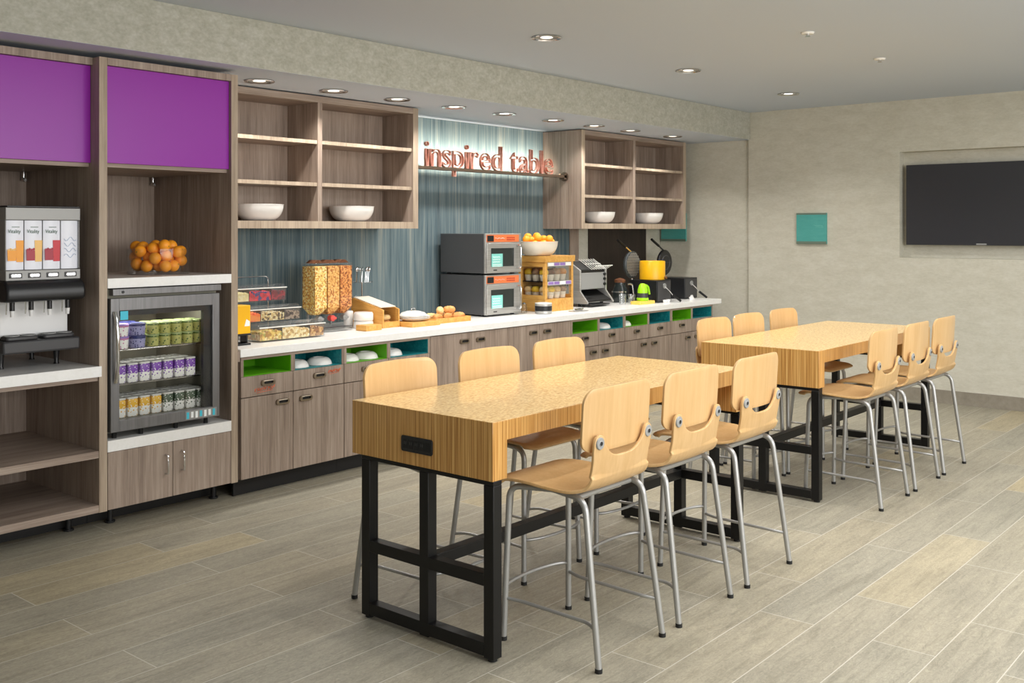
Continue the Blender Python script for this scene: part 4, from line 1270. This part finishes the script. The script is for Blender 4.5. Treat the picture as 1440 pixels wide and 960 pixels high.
# tongs on a tray
t = thing('metal_tray', 'shallow steel tray with tongs in front of the toaster', 'tray', (7.39, 5.45, ZK))
MB().prism(rrect(.20, .11, .03, 5), 'z', 0, .005).build('tray_base', M['steel'], t, .002)
t = thing('tongs', 'steel serving tongs lying on the shallow tray', 'tongs', (7.39, 5.45, ZK + .0055), .3)
for s_ in (-1, 1):
    MB().tube([(-.10, s_ * .002, .010), (-.04, s_ * .016, .012), (.05, s_ * .020, .012), (.09, s_ * .010, .010)], [.004, .005, .006, .009], 8).build('arm', M['chrome'], t)

# ------------------------------------------------------------------ conveyor toaster
t = thing('conveyor_toaster', 'stainless conveyor toaster with a slanted wire loading rack', 'toaster', (7.79, 5.64, ZK))
TW = .44
prof = [(.10, .03), (.38, .03), (.38, .40), (.30, .435), (.23, .435), (.085, .345), (.085, .145), (0, .045), (0, .03)]
inn = prof
sd = MB()
for a in (0, TW - .02): sd.prism(prof, 'x', a, a + .02)
sd.build('side_wall', M['steel'], t, .003)
md = MB()
md.prism([(.20, .04), (.375, .04), (.375, .398), (.30, .43), (.235, .43), (.17, .388), (.17, .32), (.10, .32), (.10, .16), (.20, .16)], 'x', .0205, TW - .0205)
md.build('body', M['steel'], t, .003)
B(.03, .092, .165, TW - .03, .0995, .315).build('front_plate', M['gry'], t, .003)
MB().prism([(.225, .428), (.10, .348), (.10, .3205), (.1695, .3205), (.1695, .39)], 'x', .022, TW - .022).build('loading_slot', M['toe'], t)
wr = MB()
for k in range(7):
    x = .17 + k * .040
    wr.tube([(x, .23, .446), (x, .072, .350), (x + .02, .02, .385)], .0030, 6)
wr.tube([(.16, .02, .385), (.44, .02, .385)], .005, 6).tube([(.16, .15, .4), (.42, .15, .4)], .004, 6)
wr.build('wire_rack', M['lidw'], t)
MB().prism([(.195, .15), (.02, .058), (.02, .048), (.195, .138)], 'x', .022, TW - .022).build('discharge_ramp', M['black'], t)
B(.01, -.035, .018, TW - .12, .10, .0285).build('crumb_tray', M['blackp'], t, .002)
for z in (.205, .255, .30):
    MB().cyl((TW - .038, .092, z), (TW - .038, .075, z), .014, 14).build('knob', M['blackp'], t)
B(.12, .26, .4355, .20, .29, .437).build('badge', M['charcoal'], t)
for x in (.04, TW - .04):
    for y in (.12, .34): MB().cyl((x, y, 0), (x, y, .0295), .016, 10).build('foot', M['rubber'], t)
vt = MB()
for k in range(5): vt.box(-.0015, .17 + .028 * k, .19, -.0002, .185 + .028 * k, .25)
vt.build('side_vent', M['blackp'], t)

# glasses and a coffee pot
gl = MB().lathe([(0, 0), (.030, 0), (.032, .004), (.038, .098), (.0355, .098), (.0295, .008), (0, .008)], seg=28).build('drinking_glass', M['acryl'])
for k, (x, y, z, lab) in enumerate(((8.32, 5.60, 0, 'clear glass tumbler on the counter, nearest the toaster'), (8.41, 5.66, 0, 'clear glass tumbler on the counter, just in front of the coffee pot'),
                                    (8.42, 5.56, 0, 'clear glass tumbler on the counter, closest to the counter edge'))):
    o = gl if k == 0 else gl.copy()
    if k: COL.objects.link(o)
    o.location = (x, y, ZK + z); tag(o, lab, 'glass', 'clear tumblers by the toaster')
t = thing('coffee_pot', 'dark coffee pot with chrome trim behind the tumblers', 'coffee pot', (8.57, 5.80, ZK))
MB().lathe([(0, 0), (.078, 0), (.085, .01), (.082, .12), (.055, .17), (.055, .20), (0, .20)], seg=32).build('pot', M['darkglass'], t)
MB().lathe([(.0835, .10), (.088, .10), (.088, .115), (.0825, .115), (.0835, .10)], seg=32).build('trim_band', M['chrome'], t)
MB().lathe([(0, .2005), (.058, .2005), (.058, .225), (.03, .24), (0, .245)], seg=24).build('lid', M['choc'], t)
MB().tube(arc_path([(.06, -.05, .18), (.10, -.08, .185), (.115, -.09, .06), (.07, -.055, .04)], .03), .010, 8).build('handle', M['chrome'], t)

# lime spray bottle on a small board
o = MB().prism(rrect(.27, .12, .01, 3), 'z', 0, .030).build('small_board', mat('pale_yellow_board', S(244, 206, 92), .45), None, .002, (8.525, 5.50, ZK))
tag(o, 'small yellow board under the lime spray bottle', 'board')
t = thing('spray_bottle', 'lime green spray bottle with a clear waist on the yellow board', 'bottle', (8.53, 5.505, ZK + .031))
MB().lathe([(0, 0), (.056, 0), (.060, .006), (.060, .026), (.055, .030), (0, .030)], seg=28).build('base', M['lime'], t)
MB().lathe([(0, .0305), (.054, .0305), (.050, .075), (0, .075)], seg=28).build('waist', M['charcoal'], t)
MB().lathe([(0, .0755), (.051, .0755), (.049, .11), (.036, .15), (.022, .168), (0, .172)], seg=28).build('cap', M['lime'], t)
MB().tube(arc_path([(.02, -.01, .155), (.07, -.02, .14), (.088, -.022, .06)], .04), [.011] * 8, 8).build('trigger', M['lime'], t)

# waffle makers
def waffle(label, x, y, grid, cx_=.072):
    t = thing('waffle_maker', label, 'waffle maker', (x, y, ZK), 0, 'flip waffle makers')
    B(0, 0, .004, .265, .33, .222).build('housing', M['blackp'], t, .004)
    B(.012, -.004, .02, .253, -.0003, .21).build('front_panel', M['charcoal'], t, .002)
    MB().tube([(.13, -.006, .165), (.17, -.04, .115), (.20, -.060, .075)], .006, 8).build('lever_rod', M['chrome'], t)
    MB().tube([(.20, -.060, .075), (.275, -.11, .010)], .012, 10).build('lever_grip', M['black'], t)
    MB().lathe([(0, 0), (.026, 0), (.026, .01), (0, .01)], (.13, -.0145, .165), 18, 'y').build('dial', M['gry'], t)
    MB().cyl((cx_, .345, .003), (cx_, .345, .236), .013, 10).build('hinge_post', M['chrome'], t)
    cz, R_, yy = .375, .138, .345
    ds = MB().lathe([(0, -.016), (R_ * .92, -.016), (R_, -.006), (R_, .012), (R_ * .9, .024), (0, .028)], (cx_, yy, cz), 40, 'y').build('upper_iron', M['waffle'] if grid else M['blackp'], t)
    gm = MB()
    if grid:
        for k in range(-4, 5):
            h = math.sqrt(max(0, (R_ * .88) ** 2 - (k * .028) ** 2))
            gm.box(cx_ + k * .028 - .005, yy - .0215, cz - h, cx_ + k * .028 + .005, yy - .0162, cz + h)
            gm.box(cx_ - h, yy - .0215, cz + k * .028 - .005, cx_ + h, yy - .0162, cz + k * .028 + .005)
        gm.build('waffle_grid', M['steel'], ds)
    else:
        gm.lathe([(R_ * .5, -.0165), (R_ * .55, -.022), (R_ * .6, -.0165)], (cx_, yy, cz), 36, 'y').tube([(cx_ - R_ * .9, yy - .019, cz), (cx_ + R_ * .9, yy - .019, cz)], .003, 6)
        gm.build('raised_ring', M['charcoal'], ds)
    MB().tube([(cx_ - .02, yy, cz + R_ - .006), (cx_ - .07, yy, cz + R_ + .018), (cx_ - .12, yy, cz + R_ + .045)], .009, 8).build('handle_rod', M['chrome'] if grid else M['blackp'], t)
    MB().tube([(cx_ - .12, yy, cz + R_ + .045), (cx_ - .26, yy, cz + R_ + .115)], .014, 10).build('handle_grip', M['black'], t)
    return t
waffle('black waffle maker with its gridded iron raised, under the yellow batter dispenser', 8.715, 5.455, True)
waffle('black waffle maker with its smooth round iron raised, at the end of the counter', 9.375, 5.53, False, .165)
t = thing('batter_dispenser', 'yellow cylinder batter dispenser standing on the black waffle maker housing', 'batter dispenser', (8.875, 5.61, ZK + .2235))
MB().lathe([(0, 0), (.125, 0), (.130, .005), (.130, .185), (.126, .190), (.120, .190), (.120, .012), (0, .012)], seg=44).build('drum', M['yellow'], t)
MB().lathe([(0, .175), (.119, .175), (.119, .1915), (0, .1935)], seg=40).build('lid', M['yellow'], t)
MB().cyl((.03, -.125, .022), (.03, -.150, .022), .014, 14).build('tap', mat('brown_tap', S(120, 80, 40), .5), t)
cc = MB().lathe([(0, 0), (.016, 0), (.022, .03), (.020, .03), (.0145, .003), (0, .003)], seg=20).build('condiment_cup', M['white'])
for k, (x, y, lab) in enumerate(((8.775, 5.40, 'tiny white condiment cup in front of the gridded waffle maker, nearer the yellow board'), (8.862, 5.415, 'tiny white condiment cup in front of the gridded waffle maker, nearer its lever'), (9.32, 5.42, 'tiny white condiment cup between the two waffle makers'))):
    o = cc if k == 0 else cc.copy()
    if k: COL.objects.link(o)
    o.location = (x, y, ZK); tag(o, lab, 'cup', 'tiny white condiment cups')
o = MB().prism([(-.022, 0), (.022, 0), (0, .046)], 'x', -.03, .03).build('tent_card', M['white'], None, loc=(9.405, 5.46, ZK))
o.rotation_euler = (0, 0, .2)
tag(o, 'small folded white card at the foot of the end waffle maker', 'card')

# ------------------------------------------------------------------ light
def area(name, loc, sx_, sy_, power, col=(1, .97, .93), rot=(0, 0, 0)):
    l = bpy.data.lights.new(name, 'AREA'); l.shape = 'RECTANGLE'; l.size = sx_; l.size_y = sy_; l.energy = power; l.color = col
    o = bpy.data.objects.new(name, l); COL.objects.link(o); o.location = loc; o.rotation_euler = rot
    return o
def spot(name, loc, power, ang, blend=.5, col=(1, .955, .9), r=.05, tilt=(0, 0, 0)):
    l = bpy.data.lights.new(name, 'SPOT'); l.energy = power; l.spot_size = math.radians(ang); l.spot_blend = blend; l.color = col; l.shadow_soft_size = r
    o = bpy.data.objects.new(name, l); COL.objects.link(o); o.location = loc; o.rotation_euler = tilt
    return o
W1 = (1, .99, .98)
area('fill_light', (3.2, -3.6, 1.9), 8.5, 1.6, 335, W1, (math.radians(78), 0, 0))  # added fill from behind the camera, brightens the upright fronts
area('fill_light', (5.2, 1.1, 2.88), 6.0, 1.6, 140, W1)  # added overhead fill above the open floor, no real panel
for x in (5.25, 7.06, 8.87): spot('ceiling_beam', (x, 4.13, 2.885), 64, 130, .8)
for x in (3.4, 5.2, 7.0, 8.8): spot('ceiling_beam', (x, 2.7, 2.885), 42, 115, .8)  # added spots over the tables, no fixtures there
for x in sx: spot('soffit_beam', (x, 5.53, 2.595), 32, 135, .6)
area('rail_uplight', (6.80, 5.999, 2.1745), 2.1, .010, 18, (1, .9, .74), (PI - 1.12, 0, 0)).data.spread = math.radians(92)
area('fridge_fill', (3.16, 5.42, 1.228), .5, .12, 3.0, (1, .98, .92))  # added fill to brighten the fridge contents

w_ = bpy.data.worlds.new('room_world'); SC.world = w_; w_.use_nodes = True
w_.node_tree.nodes['Background'].inputs[0].default_value = (.9, .93, 1, 1)
w_.node_tree.nodes['Background'].inputs[1].default_value = .3

# ------------------------------------------------------------------ camera
cam = bpy.data.cameras.new('camera'); co = bpy.data.objects.new('camera', cam); COL.objects.link(co)
A = math.atan((1929 - 720) / 1434)
co.location = (0, 0, 1.645); co.rotation_euler = (PI / 2, 0, A - PI / 2)
cam.sensor_width = 36; cam.lens = 36 * 1434 / 1440
cam.shift_y = -(480 - 323) / 1440
cam.clip_start = .05; cam.clip_end = 60
SC.camera = co
SC.view_settings.view_transform = 'Standard'
SC.view_settings.look = 'None'
SC.view_settings.exposure = 0.10
SC.cycles.use_denoising = True
SC.cycles.max_bounces = 8; SC.cycles.diffuse_bounces = 5; SC.cycles.transparent_max_bounces = 24; SC.cycles.glossy_bounces = 4
SC.cycles.caustics_reflective = False; SC.cycles.caustics_refractive = False
SC.cycles.sample_clamp_indirect = 6
